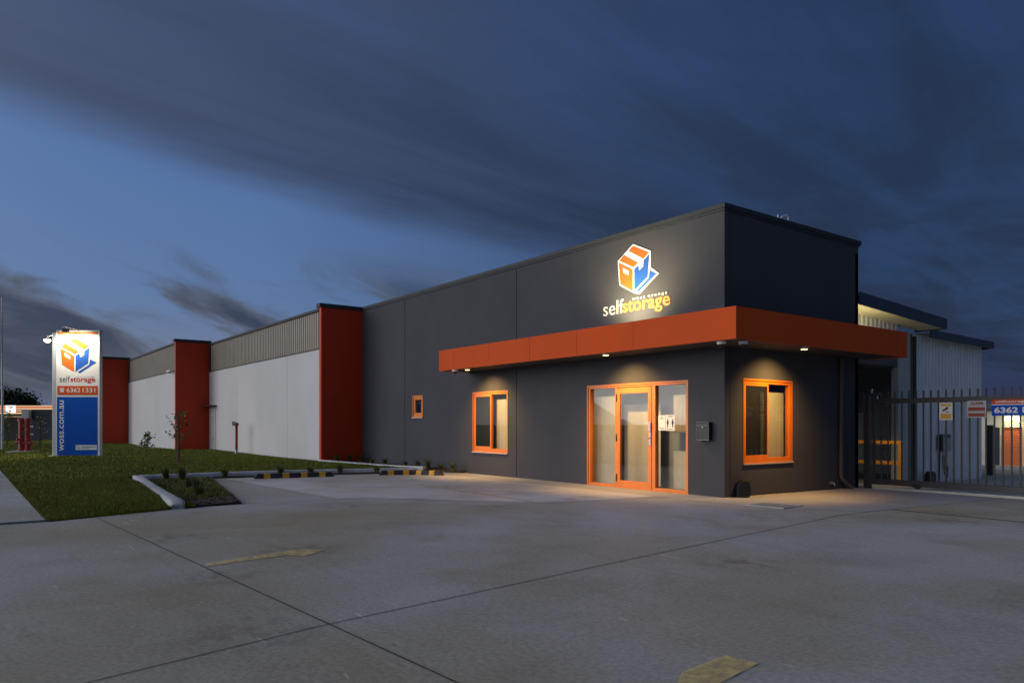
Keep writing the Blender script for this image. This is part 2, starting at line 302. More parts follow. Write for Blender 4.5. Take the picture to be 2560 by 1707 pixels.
# ------------------------------------------------------------------ mesh builder
IDM = lambda u, d, z: (u, d, z)
FRONT = lambda y0=0.0: (lambda u, d, z: (u, y0 + d, z))          # faces -y; u = x; d = depth behind the face
SIDE = lambda x0=0.0: (lambda u, d, z: (x0 - d, u, z))           # faces +x; u = y
class MB:
    def __init__(s, f=IDM): s.v = []; s.f = []; s.mi = []; s.map = f; s.m = 0
    def pts(s, ps):
        b = len(s.v); s.v += [s.map(*p) for p in ps]; return b
    def face(s, ids): s.f.append(tuple(ids)); s.mi.append(s.m)
    def poly(s, ps): b = s.pts(ps); s.face(range(b, b+len(ps)))
    def box(s, x0, x1, y0, y1, z0, z1):
        b = s.pts([(x0, y0, z0), (x1, y0, z0), (x1, y1, z0), (x0, y1, z0), (x0, y0, z1), (x1, y0, z1), (x1, y1, z1), (x0, y1, z1)])
        for q in ((0, 3, 2, 1), (4, 5, 6, 7), (0, 1, 5, 4), (1, 2, 6, 5), (2, 3, 7, 6), (3, 0, 4, 7)): s.face([b+i for i in q])
    def ring(s, x0, x1, z0, z1, wl, wr, wb, wt, y0, y1):         # picture-frame of four mitre-free members
        s.box(x0, x0+wl, y0, y1, z0, z1); s.box(x1-wr, x1, y0, y1, z0, z1)
        s.box(x0+wl, x1-wr, y0, y1, z0, z0+wb); s.box(x0+wl, x1-wr, y0, y1, z1-wt, z1)
    def prism(s, pp, y0, y1):                                    # polygon in (u,z) given depth range
        n = len(pp); b = s.pts([(p[0], y0, p[1]) for p in pp] + [(p[0], y1, p[1]) for p in pp])
        s.face(range(b, b+n)); s.face(range(b+2*n-1, b+n-1, -1))
        for i in range(n): j = (i+1) % n; s.face((b+i, b+j, b+n+j, b+n+i))
    def slab(s, pp, z0, z1):                                     # polygon in (x,y)
        n = len(pp); b = s.pts([(p[0], p[1], z0) for p in pp] + [(p[0], p[1], z1) for p in pp])
        s.face(range(b+n-1, b-1, -1)); s.face(range(b+n, b+2*n))
        for i in range(n): j = (i+1) % n; s.face((b+i, b+j, b+n+j, b+n+i))
    def tube(s, ps, r, n=10, cap=True):
        ps = [Vector(p) for p in ps]; rs = r if isinstance(r, (list, tuple)) else [r]*len(ps); st = []
        for i, p in enumerate(ps):
            tdir = (ps[min(i+1, len(ps)-1)] - ps[max(i-1, 0)]).normalized()
            up = Vector((0, 0, 1)) if abs(tdir.z) < 0.9 else Vector((1, 0, 0))
            a = tdir.cross(up).normalized(); b2 = a.cross(tdir).normalized()
            st.append(s.pts([tuple(p + rs[i]*(a*math.cos(2*PI*k/n) + b2*math.sin(2*PI*k/n))) for k in range(n)]))
        for i in range(len(ps)-1):
            for k in range(n): s.face((st[i]+k, st[i]+(k+1) % n, st[i+1]+(k+1) % n, st[i+1]+k))
        if cap: s.face(range(st[0]+n-1, st[0]-1, -1)); s.face(range(st[-1], st[-1]+n))
    def lathe(s, c, prof, n=20, axis='z'):
        st = []
        for r, h in prof:
            q = []
            for k in range(n):
                a = 2*PI*k/n; x, y = r*math.cos(a), r*math.sin(a)
                q.append({'z': (c[0]+x, c[1]+y, c[2]+h), 'y': (c[0]+x, c[1]+h, c[2]+y), 'x': (c[0]+h, c[1]+x, c[2]+y)}[axis])
            st.append(s.pts(q))
        for i in range(len(prof)-1):
            for k in range(n): s.face((st[i]+k, st[i]+(k+1) % n, st[i+1]+(k+1) % n, st[i+1]+k))
        s.face(range(st[0]+n-1, st[0]-1, -1)); s.face(range(st[-1], st[-1]+n))
    def torus(s, c, R, r, axis='y', n=18, k=6):
        st = []
        for i in range(n):
            a = 2*PI*i/n; q = []
            for j in range(k):
                b = 2*PI*j/k; rr = R + r*math.cos(b); h = r*math.sin(b)
                p = (rr*math.cos(a), h, rr*math.sin(a)) if axis == 'y' else ((rr*math.cos(a), rr*math.sin(a), h) if axis == 'z' else (h, rr*math.cos(a), rr*math.sin(a)))
                q.append((c[0]+p[0], c[1]+p[1], c[2]+p[2]))
            st.append(s.pts(q))
        for i in range(n):
            for j in range(k): s.face((st[i]+j, st[i]+(j+1) % k, st[(i+1) % n]+(j+1) % k, st[(i+1) % n]+j))
    def wall(s, u0, u1, z0, z1, th, holes=()):                   # slab with rectangular holes, d from 0 to th
        us = sorted({u0, u1, *[h[0] for h in holes], *[h[1] for h in holes]}); zs = sorted({z0, z1, *[h[2] for h in holes], *[h[3] for h in holes]})
        us = [x for x in us if u0 <= x <= u1]; zs = [x for x in zs if z0 <= x <= z1]
        inh = lambda a, b: any(h[0] <= a <= h[1] and h[2] <= b <= h[3] for h in holes)
        sol = {(i, j): not inh((us[i]+us[i+1])/2, (zs[j]+zs[j+1])/2) for i in range(len(us)-1) for j in range(len(zs)-1)}
        for (i, j), ok in sol.items():
            if not ok: continue
            a, b, c, e = us[i], us[i+1], zs[j], zs[j+1]
            s.poly([(a, 0, c), (b, 0, c), (b, 0, e), (a, 0, e)]); s.poly([(a, th, c), (a, th, e), (b, th, e), (b, th, c)])
            if not sol.get((i-1, j)): s.poly([(a, 0, c), (a, 0, e), (a, th, e), (a, th, c)])
            if not sol.get((i+1, j)): s.poly([(b, 0, c), (b, th, c), (b, th, e), (b, 0, e)])
            if not sol.get((i, j-1)): s.poly([(a, 0, c), (a, th, c), (b, th, c), (b, 0, c)])
            if not sol.get((i, j+1)): s.poly([(a, 0, e), (b, 0, e), (b, th, e), (a, th, e)])
    def build(s, name, mats, parent=None, bevel=0.0, smooth=False, weld=True, recalc=True):
        me = bpy.data.meshes.new(name); me.from_pydata(s.v, [], s.f)
        for mm in (mats if isinstance(mats, (list, tuple)) else [mats]): me.materials.append(mm if not isinstance(mm, str) else M[mm])
        me.polygons.foreach_set('material_index', s.mi)
        bm = bmesh.new(); bm.from_mesh(me)
        if weld: bmesh.ops.remove_doubles(bm, verts=bm.verts, dist=1e-5)
        if recalc: bmesh.ops.recalc_face_normals(bm, faces=bm.faces)
        bm.to_mesh(me); bm.free()
        o = bpy.data.objects.new(name, me); col.objects.link(o)
        if parent is not None: o.parent = parent
        if smooth:
            for p in me.polygons: p.use_smooth = True
            me.set_sharp_from_angle(angle=math.radians(38))
        if bevel:
            b = o.modifiers.new('bevel', 'BEVEL'); b.width = bevel; b.segments = 2; b.limit_method = 'ANGLE'; b.angle_limit = math.radians(50)
        return o
def tag(o, label=None, cat=None, group=None, kind=None):
    if label: o['label'] = label
    if cat: o['category'] = cat
    if group: o['group'] = group
    if kind: o['kind'] = kind
    return o
def struct(o): return tag(o, kind='structure')
def thing(name, label, cat, loc=(0, 0, 0), rz=0.0, group=None):
    o = bpy.data.objects.new(name, None); col.objects.link(o); o.location = loc; o.rotation_euler = (0, 0, rz); o.empty_display_size = 0.3
    return tag(o, label, cat, group)
def copy_tree(o, parent=None):
    c = o.copy(); col.objects.link(c)
    if parent is not None: c.parent = parent
    for ch in list(o.children): copy_tree(ch, c)
    return c
def text(name, body, u0, u1, z0, z1, mat, parent=None, f=IDM, d=-0.01, th=0.006, bold=0.0, rot90=False):
    cu = bpy.data.curves.new('txt', 'FONT'); cu.body = body; cu.offset = bold; cu.resolution_u = 4
    cu.space_character = 1.0
    to = bpy.data.objects.new('txt', cu); col.objects.link(to)
    dg = bpy.context.evaluated_depsgraph_get(); me = bpy.data.meshes.new_from_object(to.evaluated_get(dg))
    bpy.data.objects.remove(to); bpy.data.curves.remove(cu)
    co = [v.co.copy() for v in me.vertices]
    if rot90: co = [Vector((-c.y, c.x, 0)) for c in co]
    xs = [c.x for c in co]; ys = [c.y for c in co]; x0, x1, y0, y1 = min(xs), max(xs), min(ys), max(ys)
    bm = bmesh.new(); bm.from_mesh(me)
    for v, c in zip(bm.verts, co):
        v.co = f(u0 + (c.x-x0)/(x1-x0)*(u1-u0), d, z0 + (c.y-y0)/(y1-y0)*(z1-z0))
    bmesh.ops.remove_doubles(bm, verts=bm.verts, dist=1e-6)
    bmesh.ops.recalc_face_normals(bm, faces=bm.faces)
    nrm = Vector(f(0, -1, 0)) - Vector(f(0, 0, 0))
    r = bmesh.ops.extrude_face_region(bm, geom=bm.faces[:])
    for e in r['geom']:
        if isinstance(e, bmesh.types.BMVert): e.co += nrm*th
    bmesh.ops.recalc_face_normals(bm, faces=bm.faces)
    bm.to_mesh(me); bm.free(); me.materials.clear(); me.materials.append(M[mat])
    for p in me.polygons: p.use_smooth = False; p.material_index = 0
    o = bpy.data.objects.new(name, me); col.objects.link(o)
    if parent is not None: o.parent = parent
    return o
def gz(y): return 0.0 if y <= 0 else (-0.05*y/4.6 if y < 4.6 else -0.05 - 0.025*(y-4.6))
def lamp(name, kind, loc, aim, power, color, size=1.2, blend=0.6, radius=0.05, parent=None):
    ld = bpy.data.lights.new(name, kind); o = bpy.data.objects.new(name, ld); col.objects.link(o)
    ld.energy = power; ld.color = color; ld.shadow_soft_size = radius
    if kind == 'SPOT': ld.spot_size = size; ld.spot_blend = blend
    o.location = loc; o.rotation_euler = (-(Vector(aim))).to_track_quat('Z', 'Y').to_euler()
    if parent is not None: o.parent = parent
    return o

# ================================================================== GROUND
b = MB(); b.poly([(-3000, -3000, -2.6), (3000, -3000, -2.6), (3000, 3000, -2.6), (-3000, 3000, -2.6)]); struct(b.build('ground', 'far'))
LE = [(-3.45, -60), (-3.45, -9.95), (-4.0, -8.35), (-4.17, -7.22)]     # left edge of the concrete yard
b = MB()
b.poly([(-3.45, -60, 0), (45, -60, 0), (45, 0, 0), (-9.25, 0, 0), (-9.25, -0.62, 0), (-10.05, -3.9, 0), (-10.42, -6.05, 0), (-4.17, -7.22, 0), (-4.0, -8.35, 0), (-3.45, -9.95, 0)])
prev = 0.0
for y in (4.6, 90.0):
    b.poly([(-9.25, prev, gz(prev)), (45, prev, gz(prev)), (45, y, gz(y)), (-9.25, y, gz(y))]); prev = y
yard = struct(b.build('yard', 'yard'))
b = MB(); b.poly([(x, y, 0.004) for x, y in [(-10.28, -5.86), (-4.05, -5.62), (-3.9, -5.2), (-1.25, -3.1), (-0.9, -0.82), (-9.18, -0.82), (-9.96, -3.9)]]); struct(b.build('parking_bay', 'parking'))
b = MB(); b.poly([(-9.2, -0.82, 0.004), (1.0, -0.82, 0.004), (2.62, -0.1, 0.004), (2.62, 0, 0.004), (-9.2, 0, 0.004)])
b.poly([(-0.1, 0, 0.004), (2.62, 0, 0.004), (2.80, 4.25, 0.004+gz(4.25)), (-0.1, 4.55, 0.004+gz(4.55))]); struct(b.build('apron', 'apron'))
b = MB(); b.slab([(-60, -11.75), (-3.62, -11.75), (-3.62, -9.98), (-60, -10.05)], -0.1, 0.012); struct(b.build('footpath', 'path'))
# saw-cut joints
b = MB()
def strip(p, q, wd, z=0.004):
    p, q = Vector(p), Vector(q); n = (q-p).normalized(); n = Vector((-n.y, n.x))*wd/2
    b.poly([(*(p+n), z+gz(p.y)), (*(q+n), z+gz(q.y)), (*(q-n), z+gz(q.y)), (*(p-n), z+gz(p.y))])
strip((-3.5, -9.43), (5.14, -8.96), 0.012); strip((5.14, -8.96), (14, -8.6), 0.012)
strip((4.9, -16), (4.0, -10.47), 0.010); strip((4.0, -10.47), (3.70, -9.10), 0.010); strip((3.70, -9.10), (3.19, -5.43), 0.010); strip((3.19, -5.43), (2.62, -0.9), 0.011)
strip((2.63, 0.62), (6.5, 0.42), 0.045); strip((2.60, -0.9), (2.64, 0.62), 0.014); strip((-4.15, -7.2), (-3.75, -5.2), 0.014)
strip((-3.45, -9.95), (-3.45, -20), 0.02); strip((-3.9, -5.2), (-1.25, -3.1), 0.008)
struct(b.build('slab_joint', 'joint', recalc=False))
# painted markings
b = MB()
def line(p, q, wd, z=0.008):
    p, q = Vector(p), Vector(q); n = (q-p).normalized(); n = Vector((-n.y, n.x))*wd/2
    b.poly([(*(p+n), z), (*(p-n), z), (*(q-n), z), (*(q+n), z)])
line((-5.85, -2.95), (-1.45, -3.2), 0.07); struct(b.build('bay_marking', 'paint', recalc=False))
b = MB(); b.poly([(0.98, -9.12, 0.006), (1.15, -9.17, 0.006), (1.00, -8.36, 0.006), (1.17, -8.23, 0.006), (0.95, -7.93, 0.006), (0.76, -8.14, 0.006), (0.80, -8.34, 0.006)])
struct(b.build('arrow_marking', 'paint', recalc=False))
b = MB(); b.poly([(5.68, -7.50, 0.006), (5.88, -7.47, 0.006), (6.06, -8.6, 0.006), (5.86, -8.62, 0.006), (5.84, -8.10, 0.006), (5.72, -7.92, 0.006)])
struct(b.build('arrow_marking', 'paint', recalc=False))
# drain cover
dg_ = thing('drain_grate', 'square steel drain grate in the pale apron near the building corner', 'drain', (1.3, -0.42, 0.004), 0.06)
b = MB(); b.ring(-0.33, 0.33, -0.3, 0.3, 0.04, 0.04, 0.04, 0.04, 0, 0.012); b.v = [(x, z, y) for x, y, z in b.v]; b.build('frame', 'dullsteel', dg_)
b = MB()
for i in range(14): b.box(-0.285+i*0.0415, -0.262+i*0.0415, -0.26, 0.26, 0.001, 0.010)
b.build('grating', 'dullsteel', dg_)

# ================================================================== LAWN
def sst(a, e, x): x = max(0, min(1, (x-a)/(e-a))); return x*x*(3-2*x)
def lawn_z(x, y):
    e = min(-3.5 - x, (y + 10.05))                         # distance from the yard and path edges
    h = 0.015 + 0.10*sst(0.0, 2.2, e)
    h += 0.025*math.sin(x*0.31+1.0)*math.sin(y*0.7)*sst(0, 3, e)
    h += 0.10*sst(-33, -44, x) if y > -6 else 0
    return h
def lawn_strip(xs, ys):
    b = MB(); nx, ny = len(xs), len(ys); p = b.pts([(x, y, lawn_z(x, y)) for y in ys for x in xs])
    for j in range(ny-1):
        for i in range(nx-1): q = p+j*nx+i; b.face((q, q+1, q+nx+1, q+nx))
    return b
fr = lambda a, c, n: list(np.linspace(a, c, n))
b = MB()
for xs, ys in ((fr(-10.9, -4.02, 24), fr(-10.04, -7.98, 8)), (fr(-64, -10.9, 80), fr(-10.04, -1.30, 24)), (fr(-64, -14.97, 60), fr(-1.30, 3.0, 6)), (fr(-64, -3.6, 60), fr(-40, -11.75, 20))):
    q = lawn_strip(xs, ys); k = len(b.v); b.v += q.v; b.f += [tuple(i+k for i in f) for f in q.f]; b.mi += q.mi
b.poly([(-11.0, -5.4, 0.12), (-10.66, -4.6, 0.12), (-10.35, -3.4, 0.12), (-9.95, -2.1, 0.12), (-9.45, -0.9, 0.11), (-10.2, -0.95, 0.12), (-11.1, -1.15, 0.12)])
b.poly([(-4.02, -10.0, 0.013), (-3.47, -9.95, 0.006), (-3.99, -8.40, 0.006), (-4.02, -8.36, 0.02)])
lawn = struct(b.build('lawn_base', 'lawn', smooth=True))
def blades(n, xr, yr, h, wd, keep=lambda x, y: np.ones_like(x, bool), zf=None):
    x = rng.uniform(*xr, n); y = rng.uniform(*yr, n); k = keep(x, y); x, y = x[k], y[k]; n = len(x)
    z = np.array([zf(a, c) for a, c in zip(x, y)]); a = rng.uniform(0, 2*PI, n); hh = rng.uniform(0.5, 1.1, n)*h; ww = rng.uniform(0.6, 1.2, n)*wd
    lx, ly = rng.normal(0, 0.45, n)*hh, rng.normal(0, 0.45, n)*hh
    V = np.empty((n, 3, 3)); V[:, 0] = np.stack([x-np.cos(a)*ww, y-np.sin(a)*ww, z-0.005], 1); V[:, 1] = np.stack([x+np.cos(a)*ww, y+np.sin(a)*ww, z-0.005], 1)
    V[:, 2] = np.stack([x+lx, y+ly, z+hh], 1); return V.reshape(-1, 3)
def tri_mesh(name, V, mat):
    n = len(V)//3; me = bpy.data.meshes.new(name); me.vertices.add(len(V)); me.vertices.foreach_set('co', V.ravel().astype(np.float32))
    me.loops.add(len(V)); me.loops.foreach_set('vertex_index', np.arange(len(V), dtype=np.int32)); me.polygons.add(n)
    me.polygons.foreach_set('loop_start', np.arange(0, len(V), 3, dtype=np.int32)); me.update(calc_edges=True); me.materials.append(M[mat])
    o = bpy.data.objects.new(name, me); col.objects.link(o); return o
edge = lambda x, y: x < (-3.47 - np.clip((y+9.95)/1.6, 0, 1)*0.53)
V = np.concatenate([
    blades(52000, (-6.5, -3.4), (-10.05, -8.0), 0.038, 0.0035, edge, lawn_z),
    blades(52000, (-11, -6.5), (-10.05, -7.95), 0.042, 0.005, zf=lawn_z),
    blades(60000, (-24, -10.9), (-10.05, -1.35), 0.045, 0.008, zf=lawn_z),
    blades(4200, (-10.95, -9.5), (-5.2, -0.95), 0.045, 0.006, lambda x, y: x < -10.72 + np.clip(y+4.9, 0, 4)*0.30, lambda a, c: 0.115),
    blades(30000, (-46, -24), (-10.05, 1.0), 0.055, 0.016, zf=lawn_z)])
tag(tri_mesh('lawn_grass', V, 'grass'), 'short mown lawn of dark green grass along the building and pylon', 'grass', kind='stuff')

# kerb: swept profile, rounded nose at the yard end
def kerb(path, wd, h, z0, name, nose=False, mat='kerb'):
    prof = [(-wd/2, -0.1), (-wd/2, h*0.72), (-wd*0.40, h*0.93), (-wd*0.25, h), (wd*0.25, h), (wd*0.40, h*0.93), (wd/2, h*0.72), (wd/2, -0.1)]
    b = MB(); st = []; P = [Vector(p) for p in path]
    for i, p in enumerate(P):
        t1 = (P[min(i+1, len(P)-1)]-P[max(i-1, 0)]).normalized()
        if 0 < i < len(P)-1:
            a_, c_ = (P[i]-P[i-1]).normalized(), (P[i+1]-P[i]).normalized(); t1 = (a_+c_).normalized(); k = 1/max(0.5, t1.dot(a_))
        else: k = 1
        n = Vector((-t1.y, t1.x))*k; sc = (0.55 if nose and i == 0 else 1.0); sw = (0.82 if nose and i == 0 else 1.0)
        st.append(b.pts([(p.x+n.x*o*sw, p.y+n.y*o*sw, z0+(hh*sc if hh > 0 else hh)) for o, hh in prof]))
    m_ = len(prof)
    for i in range(len(P)-1):
        for j in range(m_-1): b.face((st[i]+j, st[i]+j+1, st[i+1]+j+1, st[i+1]+j))
    b.face(range(st[0], st[0]+m_)); b.face(range(st[-1]+m_-1, st[-1]-1, -1))
    return b.build(name, mat, smooth=True)
struct(kerb([(-4.02, -8.26), (-4.16, -8.245), (-5.6, -8.13), (-7.5, -7.97), (-9.2, -7.80), (-10.55, -7.66)], 0.24, 0.135, 0.0, 'kerb', True))
struct(kerb([(-10.68, -7.74), (-10.72, -6.6), (-10.68, -5.4), (-10.5, -4.2), (-10.2, -3.0), (-9.85, -1.9), (-9.5, -0.95)], 0.20, 0.13, 0.0, 'kerb'))
struct(kerb([(-14.9, -1.47), (-13.2, -1.36), (-11.5, -1.22), (-10.2, -0.98), (-9.45, -0.70)], 0.15, 0.115, 0.045, 'edging_strip'))
struct(kerb([(-60, -3.05), (-28.6, -3.05)], 0.3, 0.13, 0.0, 'edging_strip'))
# garden beds: soil, mulch and weeds
b = MB(); b.slab([(-4.10, -8.16), (-4.2, -7.24), (-10.40, -6.07), (-10.06, -3.95), (-9.28, -0.66), (-9.6, -0.9), (-10.62, -4.4), (-10.66, -7.55)], -0.05, 0.035)
b.slab([(-14.79, -1.42), (-11.5, -1.17), (-9.5, -0.66), (-8.45, -0.12), (-8.45, -0.004), (-14.79, -0.004)], -0.05, 0.07); struct(b.build('garden_soil', 'soil'))
def chips(n, area, zf, s):
    out = []
    for _ in range(n):
        x, y = area(); z = zf; a = random.uniform(0, PI); l = random.uniform(0.4, 1.3)*s; w_ = l*random.uniform(0.25, 0.7); tl = random.uniform(-0.5, 0.5)
        ca, sa = math.cos(a), math.sin(a)
        q = [(-l, -w_, -l*tl), (l, -w_, l*tl), (l, w_, l*tl), (-l, w_, -l*tl)]
        q = [(x+u*ca-v*sa, y+u*sa+v*ca, z+abs(l*tl)*0.6+h+0.004) for u, v, h in q]
        out += [q[0], q[1], q[2], q[0], q[2], q[3]]
    return out
def in_bed():
    x = random.uniform(-10.5, -4.15); t_ = (-4.2-x)/6.2; return x, random.uniform(-8.12+0.52*max(0, min(1, t_)), -7.24+1.1*max(0, min(1, t_)))
def in_wallbed():
    x = random.uniform(-14.7, -9.3); return x, random.uniform(-1.3+max(0, x+11.5)*0.28, -0.03)
tag(tri_mesh('bark_mulch', np.array(chips(5200, in_bed, 0.035, 0.022) + chips(1500, in_wallbed, 0.07, 0.03)), 'mulch'), 'dark bark mulch and chips covering the soil of the garden beds', 'mulch', kind='stuff')
def weedpts(n):
    o = []
    for _ in range(n):
        x, y = in_bed()
        if x > -5.2 or random.random() > 0.35+0.6*math.sin(x*2.1)**2: continue
        o.append((x, y))
    return o
wp = np.array(weedpts(9000)); Vw = blades(len(wp), (0, 1), (0, 1), 0.075, 0.005, zf=lambda a, c: 0.035)
Vw = Vw.reshape(-1, 3, 3); off = wp - Vw[:, :2, :2].mean(1); Vw[:, :, :2] += off[:, None, :]
tag(tri_mesh('bed_weeds', Vw.reshape(-1, 3), 'grass'), 'thin grassy weeds spreading through the bark of the kerbed garden bed', 'weeds', kind='stuff')

def tuft(loc, h, n, spread, label, mat='strap', group='strappy plants in the garden beds'):
    b = MB()
    for k in range(n):
        a = random.uniform(0, 2*PI); s_ = spread*random.uniform(0.35, 1.0); hh = h*random.uniform(0.55, 1.1); w_ = random.uniform(0.005, 0.010)
        dx, dy = math.cos(a), math.sin(a); px, py = -dy*w_, dx*w_; x0, y0 = random.uniform(-.04, .04), random.uniform(-.04, .04)
        prev = None
        for i in range(4):
            f = i/3; r_ = s_*f**1.5; z = hh*(f-0.35*f**3)*1.25; ww = 1-f*0.85
            q = b.pts([(x0+dx*r_-px*ww, y0+dy*r_-py*ww, z), (x0+dx*r_+px*ww, y0+dy*r_+py*ww, z)])
            if prev is not None: b.face((prev, prev+1, q+1, q))
            prev = q
    o = b.build('strappy_plant', mat, recalc=False, weld=False); o.location = loc
    return tag(o, label, 'plant', group)
bed = [(-10.15, -7.15, .30, 'leftmost leafy tuft in the bed, beside the corner of the pale kerb'),
       (-9.7, -6.9, .36, 'bushy tuft in the bed just right of the kerb corner tuft'),
       (-7.55, -7.25, .24, 'low spreading tuft midway along the kerbed bed'),
       (-6.6, -7.35, .30, 'upright dense tuft on the yard side of the kerbed bed'),
       (-5.6, -7.55, .22, 'small tuft nearest the bare mulch end of the kerbed bed'),
       (-10.45, -5.75, .22, 'low plant in front of the back kerb, left of the first wheel stop'),
       (-10.35, -4.4, .26, 'low tuft against the back kerb behind the left end of the first wheel stop'),
       (-10.1, -3.7, .20, 'small yellowish tuft behind the middle of the first wheel stop'),
       (-9.95, -2.95, .30, 'fuller tuft behind the right end of the first wheel stop'),
       (-9.55, -2.1, .20, 'small tuft between the two wheel stops')]
for x, y, h, lb in bed: tuft((x, y, 0.035), h*1.15, 120, h*1.05, lb)
wb = [(-14.55, -1.05, .34, 'spiky seedling in front of the large red wall, nearest its outer edge'), (-14.5, -0.62, .34, 'second spiky seedling in front of the large red wall'),
      (-14.35, -0.25, .34, 'spiky seedling where the large red wall meets the charcoal wall'), (-13.1, -0.5, .24, 'dark low plant at the charcoal wall near the red wall'),
      (-12.3, -0.45, .26, 'small plant at the charcoal wall left of its first panel joint'), (-11.0, -0.45, .22, 'low plant at the charcoal wall right of its first panel joint'),
      (-10.3, -0.42, .28, 'grassy clump under the small orange window'), (-9.75, -0.40, .36, 'tallest clump by the charcoal wall, behind the second wheel stop'),
      (-9.15, -0.36, .24, 'low clump by the charcoal wall behind the second wheel stop'), (-8.62, -0.30, .30, 'last clump by the charcoal wall, at the right end of the second wheel stop')]
for x, y, h, lb in wb: tuft((x, y, 0.07), h, 80, h*0.75, lb)

# ================================================================== OFFICE BUILDING
TOP = 5.20
off = thing('office_building', 'charcoal concrete office at the corner with orange windows and an orange wrap around canopy', 'building')
WIN = (-8.08, -6.53, 0.60, 2.155); SWIN = (-11.35, -10.75, 1.53, 2.165); ENT = (-3.60, -0.83, 0.004, 2.14); YW = (0.555, 2.105, 0.60, 2.15)
f0 = FRONT(0.0); s0 = SIDE(0.0); TH = 0.15
panels = [(-14.79, -11.861, []), (-11.841, -6.181, [WIN, SWIN]), (-6.161, 0.0, [ENT])]
for a, c, hs in panels:
    b = MB(f0); b.wall(a, c, -0.3, TOP, TH, hs); b.build('wall_panel', 'charcoal', off, weld=True)
b = MB(s0); b.wall(0.166, 4.62, -0.4, TOP, TH, [YW]); b.build('side_wall', 'charcoal', off)
for q in ((-11.860, -11.842, 0.040, 0.1), (-6.180, -6.162, 0.040, 0.1), (-0.12, -0.035, 0.152, 0.165)):
    b = MB(); b.box(*q, -0.3, TOP); b.build('joint_strip', 'groove', off)
b = MB(); b.wall(-14.79, 0, -0.3, TOP-0.2, 0.12); b.v = [(x, 4.5+y, z) for x, y, z in b.v]; b.build('rear_wall', 'charcoal', off)
b = MB(); b.box(-14.79, -0.15, 0.15, 4.5, 4.80, 4.92); b.build('roof', 'roof', off)
b = MB(); b.box(-14.6, -0.3, 1.75, 1.80, 0.0, 3.2); b.box(-4.6, -4.54, 0.152, 1.75, 0, 3.2); b.box(-14.6, -0.16, 0.152, 4.4, 3.2, 3.25); b.box(-14.6, -0.16, 0.152, 4.4, 0.0, 0.02); b.build('interior_wall', 'inner', off)
b = MB(); b.box(-4.4, -0.25, 0.62, 0.66, 0.021, 2.9); b.build('added_backdrop', 'inner', off)  # pale sheet added behind the entrance glass to lift the dark interior
# capping: flashing with a turned-down lip
b = MB(); b.prism([(0, 0)], 0, 0) if False else None
b.box(-14.79, 0.035, -0.035, 0.20, 5.20, 5.285); b.box(-0.20, 0.035, 0.20, 4.70, 5.20, 5.285); b.box(-14.79, 0.02, -0.020, -0.0015, 5.155, 5.20); b.box(0.0015, 0.020, -0.0015, 4.66, 5.155, 5.20)
b.build('parapet_cap', 'cap', off, bevel=0.006)

def sheet(b, a, c, z0, z1, dd):                                              # a lowered blind: one gently rippled sheet with a bottom rail
    n = 20; prev = None
    for i in range(n+1):
        u = a+(c-a)*i/n; e = 0.004*math.sin(i*1.7); q = b.pts([(u, dd+e, z0+0.03), (u, dd+e*0.4, z1)])
        if prev is not None: b.face((prev, q, q+1, prev+1))
        prev = q
    b.box(a, c, dd-0.008, dd+0.008, z0, z0+0.03)
def window(parent, F, U0, U1, Z0, Z1, label=None, sash_left=True, blind=None, dark=None, single=False):
    fw = 0.08 if single else 0.055
    b = MB(F); b.ring(U0+0.003, U1-0.003, Z0+0.003, Z1-0.003, fw, fw, 0.085, 0.065, 0.012, 0.105)
    b.ring(U0-0.012, U1+0.012, Z0-0.012, Z1+0.012, 0.03, 0.03, 0.03, 0.03, -0.012, -0.0015)
    um = (U0+U1)/2
    if not single: b.box(um-0.012, um+0.045, 0.030, 0.085, Z0+0.088, Z1-0.068)
    wn = b.build('window', 'frame', parent, bevel=0.003)
    if label: wn['label'] = label
    b = MB(F); b.box(U0-0.015, U1+0.015, -0.035, -0.014, Z0-0.030, Z0-0.004); b.build('sill', 'sillmetal', wn)
    if not single:
        b = MB(F); b.ring(U0+fw+0.002, um+0.03, Z0+0.09, Z1-0.07, 0.038, 0.042, 0.05, 0.045, 0.016, 0.0285); b.build('sash', 'frame', wn, bevel=0.002)
        b = MB(F); b.box(U0+fw+0.041, um-0.013, 0.0195, 0.0215, Z0+0.141, Z1-0.117); b.build('pane', 'glass', wn)
        b = MB(F); b.box(um+0.046, U1-fw-0.001, 0.055, 0.059, Z0+0.09, Z1-0.07); b.build('pane', 'glass', wn)
    else:
        b = MB(F); b.ring(U0+fw+0.002, U1-fw-0.002, Z0+0.09, Z1-0.07, 0.035, 0.035, 0.04, 0.04, 0.02, 0.07); b.build('sash', 'frame', wn, bevel=0.002)
        b = MB(F); b.box(U0+fw+0.038, U1-fw-0.038, 0.04, 0.044, Z0+0.131, Z1-0.111); b.build('pane', 'glass', wn)
    if blind:
        for (a, c, z0, z1, dd) in blind:
            b = MB(F); sheet(b, a, c, z0, z1, dd)
            b.build('blind', 'blind', wn, recalc=False)
    if dark:
        a, c, z0, z1, dd = dark; b = MB(F); b.box(a, c, dd, dd+0.004, z0, z1); b.build('insect_screen', 'screenmesh', wn)
    return wn
m = bpy.data.materials.new('screen_mesh'); m.use_nodes = True; tt = NT(m.node_tree); bb = tt.n['Principled BSDF']; bb.inputs['Base Color'].default_value = (0.014, 0.014, 0.012, 1); bb.inputs['Roughness'].default_value = 0.8
tr = tt.new('ShaderNodeBsdfTransparent'); mx = tt.new('ShaderNodeMixShader'); mx.inputs[0].default_value = 0.30
tt.l.new(tt.math('MULTIPLY_ADD', tt.noise(tt.new('ShaderNodeTexCoord').outputs['Object'], 3, 3, 0.5), 0.1, 0.25), mx.inputs[0])
